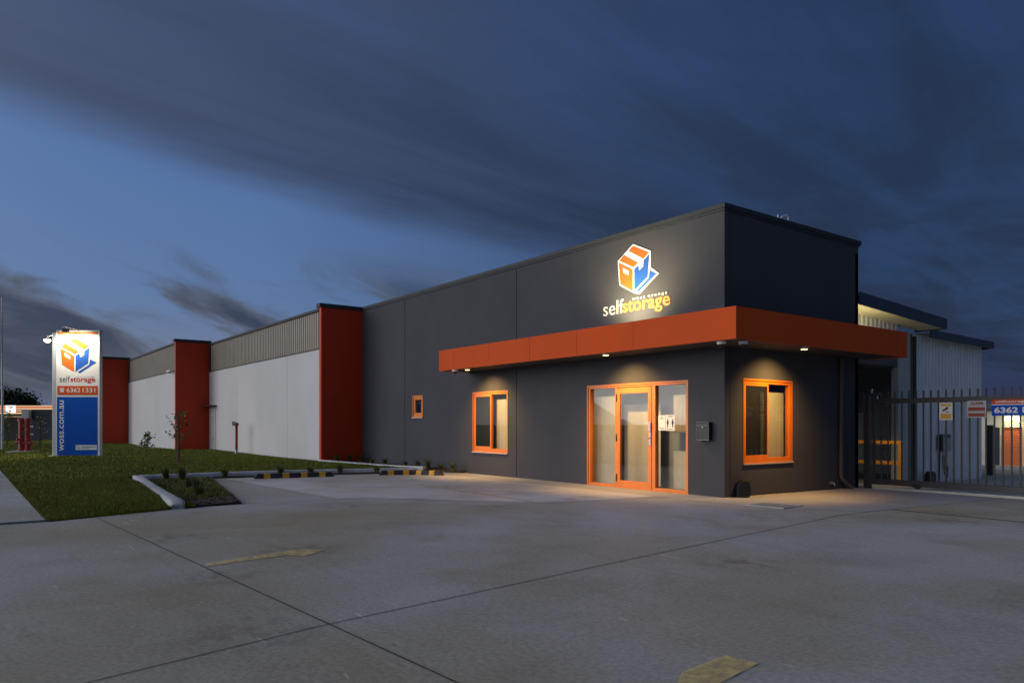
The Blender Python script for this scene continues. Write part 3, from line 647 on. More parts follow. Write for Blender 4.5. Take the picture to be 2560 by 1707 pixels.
tt.l.new(bb.outputs[0], mx.inputs[1]); tt.l.new(tr.outputs[0], mx.inputs[2]); tt.l.new(mx.outputs[0], tt.n['Material Output'].inputs[0]); M['screenmesh'] = m
window(off, f0, *WIN, 'orange sliding window left of the entrance', blind=[(-7.32, -6.60, 0.62, 1.96, 0.20), (-8.45, -7.62, 0.62, 1.88, 0.20)], dark=(-7.985, -7.33, 0.745, 2.035, 0.030))
window(off, f0, *SWIN, 'small single orange window', single=True)
b = MB(f0); b.box(-11.7, -10.76, 0.20, 0.22, 1.4, 2.3); b.build('privacy_screen', 'innerdark', off)
window(off, s0, *YW, 'orange sliding window on the side wall', blind=[(1.62, 2.40, 0.60, 1.94, 0.20), (1.40, 1.52, 0.60, 1.94, 0.22), (0.70, 1.26, 0.60, 1.92, 0.22)], dark=(0.652, 1.30, 0.745, 2.03, 0.030))
# entrance: fixed frame, left sidelight, leaf, right sidelight
e0, e1, z0, z1 = ENT
b = MB(f0); b.ring(e0+0.003, e1-0.003, z0+0.003, z1-0.003, 0.07, 0.055, 0.055, 0.055, 0.010, 0.115)
b.box(-2.775, -2.715, 0.012, 0.113, 0.064, z1-0.06); b.box(-1.742, -1.655, 0.012, 0.113, 0.064, z1-0.06); b.ring(e0-0.014, e1+0.014, z0, z1+0.014, 0.03, 0.03, 0.01, 0.03, -0.010, -0.0015)
ent = b.build('entrance_frame', 'frame', off, bevel=0.003)
for a, c in ((-3.52, -2.778), (-1.652, -0.89)):
    b = MB(f0); b.box(a, c, 0.062, 0.068, 0.064, z1-0.06); b.build('sidelight', 'glass', ent)
b = MB(f0); b.ring(-2.710, -1.747, 0.012, 2.066, 0.088, 0.088, 0.15, 0.115, 0.000, 0.044); b.build('door_leaf', 'frame', ent, bevel=0.003)
b = MB(f0); b.box(-2.622, -1.835, 0.018, 0.024, 0.162, 1.951); b.build('door_glass', 'glass', ent)
for z in (1.87, 1.04, 0.21):
    b = MB(f0); b.tube([(-2.711, -0.008, z-0.075), (-2.711, -0.008, z+0.075)], 0.013, 10); b.build('hinge', 'black', ent)
b = MB(f0); b.box(-1.800, -1.752, -0.022, -0.001, 1.18, 1.36)
for k in range(6): b.box(-1.797, -1.755, -0.028, -0.022, 1.19+k*0.027, 1.205+k*0.027)
b.build('keypad_lock', 'steel', ent)
b = MB(f0); b.box(-1.802, -1.758, -0.012, -0.001, 0.90, 1.16); b.tube([(-1.78, -0.002, 1.05), (-1.78, -0.055, 1.05), (-1.90, -0.055, 1.045)], 0.010, 8); b.build('door_handle', 'steel', ent, smooth=True)
for (a, c, zz0, zz1, dd) in ((-3.63, -2.92, 0.05, 1.92, 0.22), (-2.90, -1.88, 0.05, 1.74, 0.42), (-1.44, -0.85, 1.16, 1.90, 0.30), (-1.44, -0.85, 0.05, 0.80, 0.30)):
    b = MB(f0); sheet(b, a, c, zz0, zz1, dd)
    b.build('blind', 'blind', ent, recalc=False)

# canopy
cz0, cz1, co = 2.705, 3.235, 0.93
b = MB(); b.box(-8.27, co-0.02, -co+0.02, -0.002, cz0+0.02, cz0+0.05); b.box(0.002, co-0.02, -0.002, 4.82, cz0+0.02, cz0+0.05)
b.box(-8.27, co-0.02, -co+0.02, -0.002, cz1-0.09, cz1-0.05); b.box(0.002, co-0.02, -0.002, 4.82, cz1-0.09, cz1-0.05)
cn = b.build('canopy', 'soffit', off)
seams = [-8.295, -7.56, -6.03, -4.465, -2.925, -1.345, co]
b = MB(); b.box(-8.29, co-0.006, -co+0.006, -co+0.02, cz0+0.003, cz1-0.003); b.box(co-0.02, co-0.006, -co+0.02, 4.838, cz0+0.003, cz1-0.003); b.box(-8.29, -8.275, -co+0.02, -0.002, cz0+0.003, cz1-0.003); b.box(0.002, co-0.02, 4.825, 4.838, cz0+0.003, cz1-0.003); b.build('fascia_backing', 'seam', cn)
for a, c in zip(seams[:-1], seams[1:]):
    b = MB(); b.box(a+0.004, c-(0.004 if c < co else 0), -co, -co+0.005, cz0, cz1); b.build('fascia_panel', 'fascia', cn)
ys = [-co+0.005, -0.17, 1.394, 2.913, 4.433, 4.844]
for a, c in zip(ys[:-1], ys[1:]):
    b = MB(); b.box(co-0.005, co, a+(0.004 if a > -co+0.01 else 0.0005), c-0.004, cz0, cz1); b.build('fascia_panel', 'fascia', cn)
b = MB(); b.box(-8.296, -8.291, -co+0.006, -0.003, cz0, cz1); b.build('fascia_panel', 'fascia', cn)
b = MB(); b.box(0.003, co-0.006, 4.839, 4.844, cz0, cz1); b.build('fascia_panel', 'fascia', cn)
DL = [(-7.145, -0.80), (-2.229, -0.78), (0.775, 1.28)]
for x, y in DL:
    b = MB(); b.lathe((x, y, cz0-0.028), [(0.062, 0.0), (0.070, 0.006), (0.075, 0.046)], 24); dl = b.build('downlight', 'steel', cn, smooth=True)
    b = MB(); b.lathe((x, y, cz0-0.034), [(0.050, 0.0), (0.058, 0.005)], 24); b.build('lamp', 'lampwarm', cn)
    aim = Vector((0, 0.50, -1)) if y < 0 else Vector((-0.50, 0, -1))
    lamp('downlight_beam', 'SPOT', (x, y, cz0-0.05), aim, 300, (1.0, 0.56, 0.17), math.radians(122), 0.95, 0.05)
# side wall downpipe
b = MB(); b.tube([(0.055, 3.83, 2.70), (0.055, 3.83, 0.22), (0.07, 3.84, 0.16), (0.16, 3.98, 0.015)], 0.045, 14); b.tube([(0.155, 3.975, 0.025), (0.185, 4.02, -0.025)], 0.047, 14)
b.build('downpipe', pmat('downpipe_paint', (0.075, 0.062, 0.055), 0.45), off, smooth=True)
b = MB(); b.lathe((0.06, 3.48, 0.10), [(0.03, -0.06), (0.03, 0.02)], 12, 'x'); b.tube([(0.07, 3.48, 0.10), (0.10, 3.48, 0.10), (0.115, 3.48, 0.06)], 0.011, 8); b.build('tap', 'steel', off, smooth=True)

# letterbox
lbx = thing('letterbox', 'dark wall mounted letterbox with a silver trim right of the entrance', 'letterbox', (-0.40, -0.004, 1.03))
b = MB(); b.box(-0.135, 0.135, -0.10, 0.0, 0.0, 0.33); b.build('box', 'black', lbx, bevel=0.006)
b = MB(); b.ring(-0.137, 0.137, -0.003, 0.335, 0.005, 0.005, 0.010, 0.005, -0.106, -0.1005); b.box(-0.129, 0.129, -0.112, -0.1005, 0.262, 0.272); b.build('trim', pmat('dull_trim', (0.20, 0.20, 0.21), 0.5, metal=0.3), lbx)
b = MB(); b.box(-0.129, 0.129, -0.108, -0.1005, 0.272, 0.327); b.build('flap', 'black', lbx, bevel=0.002)
b = MB(); b.lathe((0.0, -0.112, 0.235), [(0.012, 0.0), (0.012, 0.010)], 12, 'y'); b.build('lock', 'steel', lbx)
# notices taped inside the right sidelight
def notice(name, u0, u1, zz0, zz1, lb):
    o = thing(name, lb, 'notice', ((u0+u1)/2, 0.058, zz0)); w2 = (u1-u0)/2; h = zz1-zz0
    b = MB(); b.box(-w2, w2, 0, 0.0015, 0, h); b.build('sheet', 'paper', o); return o, w2, h
o, w2, h = notice('notice', -1.615, -1.435, 1.20, 1.495, 'white notice in the right sidelight with a round emblem, nearest the door')
b = MB(); b.lathe((0, -0.001, h*0.86), [(0.018, 0), (0.018, -0.001)], 16, 'y'); b.box(-0.05, 0.05, -0.002, -0.0005, h*0.74, h*0.77); b.box(-0.06, 0.06, -0.002, -0.0005, h*0.14, h*0.16); b.box(-0.05, 0.05, -0.002, -0.0005, h*0.08, h*0.10); b.build('print', 'textgrey', o)
o, w2, h = notice('notice', -1.425, -1.20, 1.195, 1.50, 'white notice in the right sidelight showing two dark standing figures')
for sx in (-0.062, 0.062):
    b = MB(); b.lathe((sx, -0.001, h*0.70), [(0.015, 0), (0.015, -0.001)], 12, 'y')
    b.prism([(sx-0.010, h*0.22), (sx+0.010, h*0.22), (sx+0.015, h*0.42), (sx+0.027, h*0.46), (sx+0.02, h*0.63), (sx-0.02, h*0.63), (sx-0.027, h*0.46), (sx-0.015, h*0.42)], -0.002, -0.0005); b.build('figure', 'black', o)
b = MB()
b.box(-0.06, 0.06, -0.002, -0.0005, h*0.88, h*0.92); b.lathe((-0.06, -0.001, h*0.10), [(0.014, 0), (0.014, -0.001)], 12, 'y'); b.box(-0.03, 0.07, -0.002, -0.0005, h*0.08, h*0.11); b.build('print', 'black', o)
# dark rounded case by the corner
b = MB(); b.prism([(-0.13, 0.0), (0.13, 0.0), (0.135, 0.20), (0.115, 0.275), (0.06, 0.31), (-0.02, 0.30), (-0.10, 0.245), (-0.13, 0.18)], -0.09, 0.09)
cs = b.build('hose_cover', 'black', bevel=0.03); cs.location = (0.115, 0.36, 0.004); cs.rotation_euler = (0, 0, 0.93)
tag(cs, 'black rounded cover standing on the ground at the building corner under the side window', 'cover')

# dome cameras
def dome(loc, label):
    o = thing('dome_camera', label, 'security camera', loc, 0, 'dome security cameras')
    b = MB(); b.lathe((0, 0, -0.05), [(0.066, 0.0), (0.075, 0.012), (0.078, 0.05)], 24); b.build('housing', 'signwhite', o, smooth=True)
    b = MB(); b.lathe((0, 0, -0.105), [(0.012, 0.0), (0.034, 0.008), (0.050, 0.026), (0.058, 0.054)], 20); b.build('dome', 'black', o, smooth=True)
    return o
dome((0.53, -0.78, 2.705), 'white dome camera under the canopy corner, the left of the pair')
dome((0.75, -0.49, 2.705), 'white dome camera under the canopy corner, the right of the pair')
dome((-7.62, -0.86, 2.705), 'white dome camera under the far left end of the canopy beside a downlight')
cb = dome((-29.05, -3.05, 3.80), 'white dome camera on a short arm atop the white wall beside the middle red wall')
b = MB(); b.box(-0.6, 0.12, -0.03, 0.03, 0.0, 0.06); b.build('arm', 'signwhite', cb)

# roof antenna
an = thing('roof_antenna', 'small white antenna arm standing on the office roof edge', 'antenna', (-1.0, 3.35, 4.92))
b = MB(); b.tube([(0, 0.2, 0), (0, 0.2, 0.97)], 0.018, 8); b.build('mast', 'steel', an)
b = MB(); b.tube([(0, 0.17, 0.965), (0, -0.02, 0.90), (0, -0.17, 0.80)], 0.022, 8); b.build('arm', 'pole', an)
b = MB(); b.tube([(0, -0.18, 0.0), (0, -0.19, 0.92)], [0.03, 0.012], 8); b.build('bracket', 'pole', an)

# wall emblem and lettering above the canopy
LOGO = dict(topback=[(340, 238), (385, 207), (547, 290), (492, 331)], topfront=[(243, 300), (290, 262), (438, 352), (388, 379)],
            facel=[(235, 314), (383, 396), (383, 572), (252, 492)], hole=[(279, 364), (342, 400), (342, 436), (285, 405)],
            facer=[(398, 397), (442, 371), (447, 416), (490, 391), (492, 345), (549, 303), (535, 480), (398, 570)],
            shade=[(424, 571), (545, 491), (553, 431), (622, 470), (445, 584)])
def emblem(parent, F, fx, fz, d0, th, white):
    P = lambda k: [(fx(x), fz(y)) for x, y in LOGO[k]]
    if white:
        b = MB(F); back = [(222, 298), (385, 190), (562, 280), (566, 412), (642, 470), (448, 603), (400, 590), (240, 500)]
        b.prism([(fx(x), fz(y)) for x, y in back], d0, d0+0.008); b.build('emblem_backing', 'signwhite', parent); d0 -= 0.002
    for k, mt in (('topback', 'signorange'), ('topfront', 'signorange'), ('facel', 'signorange'), ('facer', 'logoblue'), ('shade', 'logoblue')):
        b = MB(F); b.prism(P(k), d0-th, d0); b.build('emblem_piece', mt, parent)
    b = MB(F); b.prism(P('hole'), d0-th-0.002, d0-th); b.build('emblem_piece', 'signwhite', parent)
ws = thing('wall_sign', 'box emblem with selfstorage lettering on the charcoal wall above the canopy', 'sign', (0, 0, 0))
SX = (2.668-1.542)/(642-222); SZ = (4.983-3.94)/(603-190)
emblem(ws, f0, lambda x: -2.668+(x-222)*SX, lambda y: 4.983-(y-190)*SZ, -0.012, 0.003, True)
text('lettering', 'self', -3.10, -2.50, 3.610, 3.905, 'textcream', ws, f0, -0.004, 0.006, 0.0)
text('lettering', 'storage', -2.535, -1.255, 3.530, 3.850, 'textorange', ws, f0, -0.004, 0.006, 0.016)
text('lettering', 'w e s t', -2.25, -1.90, 3.838, 3.888, 'textcream', ws, f0, -0.017, 0.004, 0.02)
text('lettering', 'o r a n g e', -1.82, -1.32, 3.826, 3.882, 'textcream', ws, f0, -0.017, 0.004, 0.02)
b = MB(); b.lathe((-2.05, -0.84, cz1-0.05), [(0.05, 0), (0.05, 0.03), (0.03, 0.06)], 14); upl = b.build('floodlight', 'black', off)
lamp('emblem_uplight', 'SPOT', (-2.05, -0.80, cz1+0.03), (0.0, 0.70, 1.00), 390, (1.0, 0.80, 0.45), math.radians(142), 1.0, 0.12)

# ================================================================== WAREHOUSE (stepped bays)
wh = thing('warehouse', 'long stepped warehouse with white panels, pale ribbed cladding and red return walls', 'building')
XF = [-14.80, -28.50, -40.65]; YB = [0.0, -1.42, -2.86, -4.25]
def clad(mb, u0, u1, z0, z1, d, pitch=0.19, dep=0.028):
    n = int((u1-u0)/pitch); p = (u1-u0)/n; prev = None
    for i in range(n):
        for k, (fu, fd) in enumerate(((0, 0), (0.42, 0), (0.54, -dep), (0.88, -dep))):
            u = u0+(i+fu)*p; q = mb.pts([(u, d+fd, z0), (u, d+fd, z1)])
            if prev is not None: mb.face((prev, q, q+1, prev+1))
            prev = q
for i, x in enumerate(XF):
    yo, yi = YB[i+1]-0.06, YB[i]
    b = MB(); b.box(x-0.17, x, yo, yi+(0.0 if i else 0.14), -0.3, 5.155); b.build('return_wall', 'rust', wh, bevel=0.008)
    b = MB(); b.box(x-0.30, x+0.025, yo-0.05, yi+(0.1 if i else 0.1), 5.158, 5.285); b.build('parapet_cap', 'cap', wh, bevel=0.006)
    # bay to the left of this return wall
    xl = XF[i+1] if i < 2 else -53.0; xr = x-0.172; y = YB[i+1]; F = FRONT(y)
    js = {0: [-24.10, -18.05], 1: [-35.2], 2: [-47]}[i]
    cuts = [xl+0.002] + js + [xr]
    for a, c in zip(cuts[:-1], cuts[1:]):
        b = MB(F); b.wall(a+0.006, c-0.006, -0.3, 3.79, 0.15); b.build('wall_panel', 'white', wh)
    for q in js: b = MB(F); b.box(q-0.0055, q+0.0055, 0.006, 0.06, -0.3, 3.79); b.build('joint_strip', 'cabinet', wh)
    b = MB(F); clad(b, xl+0.09, xr-0.09, 3.835, 5.07, 0.055); b.box(xl, xr, 0.075, 0.1, 3.79, 5.07); b.build('ribbed_cladding', 'clad', wh, weld=False, recalc=False)
    b = MB(F); b.box(xl, xr, -0.012, 0.074, 3.792, 3.832); b.box(xl+0.001, xl+0.08, 0.0, 0.07, 3.834, 5.068); b.box(xr-0.08, xr-0.001, 0.0, 0.07, 3.834, 5.068); b.box(xl, xr-0.13, -0.03, 0.14, 5.072, 5.15); b.build('flashing', 'cap', wh)
    b = MB(); b.box(xl, xr+0.17, y+0.16, 16, 4.95, 5.0); b.build('roof', 'roof', wh)
b = MB(); b.box(-53, -14.98, 15.9, 16.0, -0.3, 4.94); b.box(-53.1, -53, -4.2, 16, -0.3, 4.94); b.build('rear_wall', 'white', wh)
# flush exit door in the first bay
F = FRONT(-1.42)
b = MB(F); b.box(-28.32, -27.42, -0.018, -0.002, 0.10, 2.12); dr = b.build('door', 'white', wh, bevel=0.004)
b = MB(F); b.tube([(-27.62, -0.02, 0.62), (-27.62, -0.07, 0.62), (-27.75, -0.07, 0.62)], 0.014, 8); b.build('handle', 'steel', dr)
b = MB(F); b.box(-28.45, -27.2, -0.34, -0.002, 1.70+0.46, 1.74+0.46); b.build('hood', 'cap', dr)

# ================================================================== REAR WING AND SHED
sh = thing('storage_shed', 'grey ribbed storage shed with dark roof fascias behind the gate', 'shed')
XS = -0.65; S = SIDE(XS)
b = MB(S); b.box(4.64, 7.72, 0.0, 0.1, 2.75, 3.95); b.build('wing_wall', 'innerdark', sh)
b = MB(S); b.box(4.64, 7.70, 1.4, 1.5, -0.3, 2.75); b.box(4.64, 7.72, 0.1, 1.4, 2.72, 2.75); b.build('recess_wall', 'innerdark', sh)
b = MB(S); clad(b, 4.66, 7.68, 3.3, 3.90, -0.004, 0.19, 0.03); b.build('ribbed_cladding', 'shed', sh, recalc=False)
b = MB(S); b.box(7.73, 8.36, -0.02, 0.16, -0.4, 3.62); b.build('corner_flashing', 'cabinet', sh)
b = MB(S); b.box(8.37, 8.40, -0.03, 0.1, -0.4, 3.62); b.build('trim', 'cap', sh)
b = MB(S); b.tube([(8.46, -0.07, 3.55), (8.46, -0.07, -0.14)], 0.045, 12); b.build('downpipe', 'cap', sh, smooth=True)
b = MB(S); clad(b, 8.42, 12.66, -0.4, 3.62, 0.0, 0.19, 0.03); b.box(8.42, 12.66, 0.02, 0.1, -0.4, 3.60); b.build('ribbed_wall', 'shed', sh, recalc=False, weld=False)
b = MB(); b.box(-9, XS-0.002, 12.55, 12.66, -0.4, 3.45); b.build('end_wall', 'shed', sh)
# wing roof: eave overhang with lit lining and deep fascia, falling to the rear
def sloped(name, y0, y1, x0, x1, za0, za1, zb0, zb1, mat):
    b = MB(); p = b.pts([(x0, y0, za0), (x1, y0, za0), (x1, y1, zb0), (x0, y1, zb0), (x0, y0, za1), (x1, y0, za1), (x1, y1, zb1), (x0, y1, zb1)])
    for q in ((0, 3, 2, 1), (4, 5, 6, 7), (0, 1, 5, 4), (1, 2, 6, 5), (2, 3, 7, 6), (3, 0, 4, 7)): b.face([p+i for i in q])
    return b.build(name, mat, sh)
sloped('fascia', 4.64, 8.865, 0.0, 0.03, 3.915, 4.19, 3.695, 3.96, 'shedcap')
sloped('fascia', 8.835, 8.864, -0.75, -0.002, 3.697, 3.957, 3.696, 3.956, 'shedcap')
sloped('roof', 4.64, 8.83, -9, -0.004, 4.10, 4.15, 3.88, 3.93, 'roof')
b = MB()
n = 44; prev = None                                                       # ribbed underside, ribs across the eave
for i in range(n*2+1):
    y = 4.66+4.16*i/(n*2); z = 3.94-0.052*(y-4.64) + (0.018 if i % 2 else 0); q = b.pts([(-0.66, y, z), (-0.004, y, z)])
    if prev is not None: b.face((prev, prev+1, q+1, q))
    prev = q
b.build('eave_lining', 'softlit', sh, recalc=False, weld=False)
sloped('fascia', 8.9, 12.85, -0.40, -0.37, 3.53, 3.74, 3.48, 3.68, 'shedcap'); sloped('fascia', 12.82, 12.849, -9, -0.402, 3.482, 3.678, 3.481, 3.677, 'shedcap')
sloped('roof', 8.87, 12.81, -9, -0.402, 3.62, 3.66, 3.57, 3.61, 'roof')
lamp('eave_lamp', 'SPOT', (-0.12, 4.95, 3.05), (-0.05, 0.45, 1), 40, (1.0, 0.83, 0.42), math.radians(150), 0.8, 0.10)
lamp('entry_lamp', 'SPOT', (-0.10, 4.72, 2.60), (-0.12, 1.5, -2.0), 75, (1.0, 0.80, 0.48), math.radians(62), 0.9, 0.06)
# electrical box, hose and bollard on the shed wall
eb = thing('meter_box', 'grey meter box with conduits on the shed wall behind the gate', 'meter box', (XS+0.03, 10.12, 0.60))
b = MB(); b.box(0.0, 0.14, -0.22, 0.22, 0.0, 0.46); b.build('box', 'cabinet', eb, bevel=0.01)
b = MB(); b.box(0.14, 0.155, -0.2, 0.10, 0.36, 0.44); b.box(0.0, 0.12, -0.32, -0.225, 0.02, 0.44); b.build('cover', 'black', eb)
b = MB(); b.box(0.0, 0.09, 0.0, 0.20, -0.42, -0.12); b.build('outlet', 'steel', eb, bevel=0.01)
b = MB(); b.tube([(0.05, 0.0, -0.42), (0.07, -0.04, -0.60), (0.07, 0.14, -0.70), (0.05, 0.22, -0.55), (0.05, 0.20, -0.42)], 0.012, 8); b.tube([(0.05, -0.26, 0.02), (0.05, -0.28, -0.75)], 0.014, 8); b.build('cable', 'black', eb)
b = MB(); b.prism([(-0.16, 0), (0.16, 0), (0.16, 0.2), (0.08, 0.27), (-0.08, 0.27), (-0.16, 0.2)], -0.08, 0.08); o = b.build('pipe_cover', 'black', bevel=0.02); o.location = (-0.38, 8.88, gz(8.88)); o.rotation_euler = (0, 0, PI/2)
tag(o, 'small black cover at the foot of the grey shed wall behind the gate', 'cover')
# orange guard rail behind the gate
gr = thing('guard_rail', 'orange tubular guard rail standing behind the gate by the dark opening', 'guard rail', (-0.35, 6.2, gz(6.2)))
for x in (-0.55, 0.50):
    b = MB(); b.box(x-0.04, x+0.04, -0.04, 0.04, 0.0, 1.03); b.build('post', 'orange', gr, bevel=0.008)
for z in (0.95, 0.48):
    b = MB(); b.box(-0.51, 0.46, -0.035, 0.035, z, z+0.08); b.build('rail', 'orange', gr, bevel=0.006)
# far storage row
fs = thing('storage_row', 'pale storage row with orange roller doors far behind the gate', 'building', (0, 29.6, 0))
ZF = -0.675
b = MB(); b.wall(-9.5, 14, ZF, 2.05, 0.15, [(-6.19, -5.28, ZF-1, 1.165), (-4.6, -2.2, ZF-1, 1.165), (-1.6, 0.8, ZF-1, 1.165), (-6.60, -6.24, ZF-1, 1.165)]); b.build('wall', 'softlit', fs)
for a, c, mt in ((-6.19, -5.28, 'rollorange'), (-4.6, -2.2, 'rollorange'), (-1.6, 0.8, 'rollorange'), (-6.60, -6.24, 'servicewall')):
    b = MB(); n = 22; prev = None
    for i in range(n*2+1):
        z = ZF+1.84*i/(n*2); q = b.pts([(a, 0.09+(0.012 if i % 2 else 0), z), (c, 0.09+(0.012 if i % 2 else 0), z)])
        if prev is not None: b.face((prev, prev+1, q+1, q))
        prev = q
    b.build('roller_door', mt, fs, recalc=False)
b = MB(); b.box(-9.8, 14.3, -0.35, 8, 2.06, 2.34); b.build('roof', 'shedcap', fs)
b = MB(); b.box(-9.4, 13.9, 0.16, 8, ZF, 2.05); b.build('rear_block', 'shed', fs)
for x in (-5.68, -1.0):
    b = MB(); b.box(x-0.32, x+0.32, -0.10, -0.002, 1.50, 1.66); b.build('tube_light', 'lamptube', fs)
lamp('tube_glow', 'AREA', (-5.68, 29.35, 1.60), (0, 0.6, -0.8), 9, (1.0, 0.93, 0.55), parent=None)
b = MB(); b.box(-0.09, 0.09, -0.09, 0.09, 0, 1.62); o = b.build('steel_post', 'gate', bevel=0.01); o.location = (-1.52, 15.7, gz(15.7)); tag(o, 'dark square steel post standing in the driveway far behind the gate', 'post')

# ================================================================== GATE
GY = 4.66; GZ = gz(GY)
gt = thing('sliding_gate', 'dark steel sliding gate of flat topped pickets beside the office', 'gate', (0, GY, 0))
x0g, x1g = 0.30, 11.0
b = MB(); b.box(x0g, x1g, -0.03, 0.03, 1.755, 1.855); b.build('rail', 'gate', gt, bevel=0.004)
b = MB(); b.box(x0g, x1g, -0.045, 0.045, 0.045, 0.165); b.build('rail', 'gate', gt, bevel=0.004)
b = MB(); b.box(-0.0125, 0.0125, -0.0125, 0.0125, 0.166, 1.754); b.box(-0.0125, 0.0125, -0.0125, 0.0125, 1.856, 1.985)
b.lathe((0, 0, 1.985), [(0.016, 0), (0.016, 0.012), (0.006, 0.022)], 8)
pk = b.build('picket', 'gate', gt); pk.location = (0.48, 0, 0)
x = 0.48+0.1425
while x < x1g-0.05:
    q = pk.copy(); col.objects.link(q); q.parent = gt; q.location = (x, 0, 0); x += 0.1425
b = MB(); b.box(x0g, x0g+0.05, -0.026, 0.026, 0.166, 1.754); b.box(x1g-0.05, x1g, -0.026, 0.026, 0.166, 1.754); b.build('stile', 'gate', gt)
for x in (1.22, 6.5):
    b = MB(); b.lathe((x, -0.02, 0.045), [(0.06, 0), (0.06, 0.035)], 18, 'y'); b.box(x-0.09, x+0.09, -0.06, -0.046, 0.03, 0.10); b.build('roller', 'black', gt)
b = MB(); b.box(0.34, 12, GY-0.10, GY-0.04, -0.08, -0.022); b.box(0.34, 12, GY-0.078, GY-0.062, -0.022, -0.004); gtk = b.build('gate_track', pmat('track_steel', (0.58, 0.55, 0.45), 0.5)); tag(gtk, 'pale steel track on the ground in front of the sliding gate', 'gate track')
gp = thing('gate_post', 'dark steel gate post with rollers and sensors at the office wall', 'gate post', (0.16, GY+0.05, GZ))
b = MB(); b.box(-0.06, 0.06, -0.06, 0.06, -0.1, 2.12); b.build('post', 'gate', gp, bevel=0.006)
b = MB(); b.box(-0.08, 0.26, -0.05, 0.05, 2.0, 2.06); b.box(-0.10, 0.02, -0.20, -0.062, 1.62, 2.05); b.build('bracket', 'gate', gp, bevel=0.006)
for dx, z in ((0.12, 2.08), (0.24, 1.92)):
    b = MB(); b.lathe((dx, -0.05, z-0.05), [(0.022, 0), (0.022, 0.10)], 12); b.build('guide_roller', 'steel', gp, smooth=True)
# signs hung on the gate
def gsign(name, lb, x, z, wd, h, back):
    o = thing(name, lb, 'sign', (x, GY-0.048, z)); b = MB(); b.box(-wd/2, wd/2, -0.004, 0, 0, h); b.build('plate', back, o, bevel=0.004); return o
o = gsign('warning_sign', 'white and yellow camera warning sign hung on the gate', 1.78, 1.40, 0.245, 0.345, 'signwhite')
b = MB(); b.box(-0.098, 0.098, -0.006, -0.0045, 0.275, 0.318); b.box(-0.098, 0.098, -0.006, -0.0045, 0.028, 0.125); b.build('band', 'amber', o)
b = MB(); b.prism([(-0.070, 0.190), (-0.060, 0.170), (0.052, 0.226), (0.040, 0.258), (0.022, 0.262)], -0.007, -0.0045); b.prism([(-0.005, 0.193), (0.004, 0.197), (0.018, 0.165), (0.072, 0.158), (0.072, 0.150), (0.01, 0.152)], -0.007, -0.0045); b.build('camera_symbol', 'black', o)
o = gsign('alarm_sign', 'white and dark red alarm sign hung on the gate', 2.33, 1.445, 0.34, 0.325, 'cabinet')
b = MB(); b.box(-0.145, 0.145, -0.006, -0.0045, 0.13, 0.20); b.box(-0.145, 0.145, -0.006, -0.0045, 0.025, 0.085); b.build('band', 'alarmred', o)
text('lettering', 'ALARM', -0.11, 0.115, 0.245, 0.302, 'alarmred', o, IDM, -0.005, 0.002, 0.03)
o = gsign('phone_sign', 'orange and blue sign with a phone number hung on the gate', 3.18, 1.48, 1.18, 0.30, 'signblue')
b = MB(); b.box(-0.59, 0.59, -0.006, -0.0045, 0.215, 0.30); b.build('band', 'signred', o)
b = MB(); b.box(-0.59, 0.59, -0.006, -0.0045, 0.198, 0.213); b.build('stripe', 'signwhite', o)
text('lettering', 'selfstorage', -0.53, 0.0, 0.232, 0.282, 'signwhite', o, IDM, -0.0065, 0.002, 0.02)
text('lettering', '6362', -0.545, -0.155, 0.048, 0.158, 'signwhite', o, IDM, -0.005, 0.002, 0.03)
text('lettering', '1331', -0.085, 0.295, 0.048, 0.158, 'signwhite', o, IDM, -0.005, 0.002, 0.03)

# ================================================================== WHEEL STOPS
def wheel_stop(pts, label):
    P = [Vector(p) for p in pts]; o = thing('wheel_stop', label, 'wheel stop', (*P[0], 0.004), 0, 'rubber wheel stops')
    prof = [(-0.085, 0), (-0.062, 0.100), (-0.045, 0.118), (0.045, 0.118), (0.062, 0.100), (0.085, 0)]
    segs = [(P[i]-P[0], P[i+1]-P[0]) for i in range(len(P)-1)]; b = MB(); ln = [(q-p).length for p, q in segs]; tot = sum(ln)
    def at(s):
        for (p, q), l in zip(segs, ln):
            if s <= l+1e-6: return p+(q-p)*(s/l), (q-p).normalized()
            s -= l
        return segs[-1][1], (segs[-1][1]-segs[-1][0]).normalized()
    cuts = [0, 0.05]; mats = [0]
    ny = 4; step = (tot-0.30)/(2*ny-1)
    s = 0.15; 
    for k in range(2*ny-1): cuts += [s]; mats += [0 if k == 0 else None]; s += step
    wy = 0.155; wb = (tot-0.44-ny*wy)/(ny-1)
    cuts = [0.0, 0.07]
    for i in range(ny): cuts += [0.22+i*(wy+wb), 0.22+i*(wy+wb)+wy]
    cuts += [tot-0.07, tot]
    def station(s, sc, skew=0):
        p, dv = at(s); n = Vector((-dv.y, dv.x)); return b.pts([(p.x+n.x*o_+dv.x*skew*h_, p.y+n.y*o_+dv.y*skew*h_, max(0, h_*sc)) for o_, h_ in prof])
    st = [station(c, 0.15 if i in (0, len(cuts)-1) else 1.0) for i, c in enumerate(cuts)]
    for i in range(len(cuts)-1):
        b.m = 1 if (2 <= i < len(cuts)-3 and (i % 2 == 0)) else 0
        for j in range(len(prof)-1): b.face((st[i]+j, st[i]+j+1, st[i+1]+j+1, st[i+1]+j))
    b.m = 0; b.face(range(st[0], st[0]+len(prof))); b.face(range(st[-1]+len(prof)-1, st[-1]-1, -1))
    b.build('body', ['rubber', 'yellow'], o, bevel=0.005)
    b = MB()
    for fr_ in (0.12, 0.5, 0.88):
        p, _ = at(tot*fr_); b.lathe((p.x, p.y, 0.117), [(0.014, 0), (0.014, 0.006), (0.006, 0.009)], 8)
    b.build('bolt', 'steel', o)
wheel_stop([(-9.70, -5.28), (-9.33, -3.40)], 'straight black and yellow wheel stop, nearer the kerbed bed')
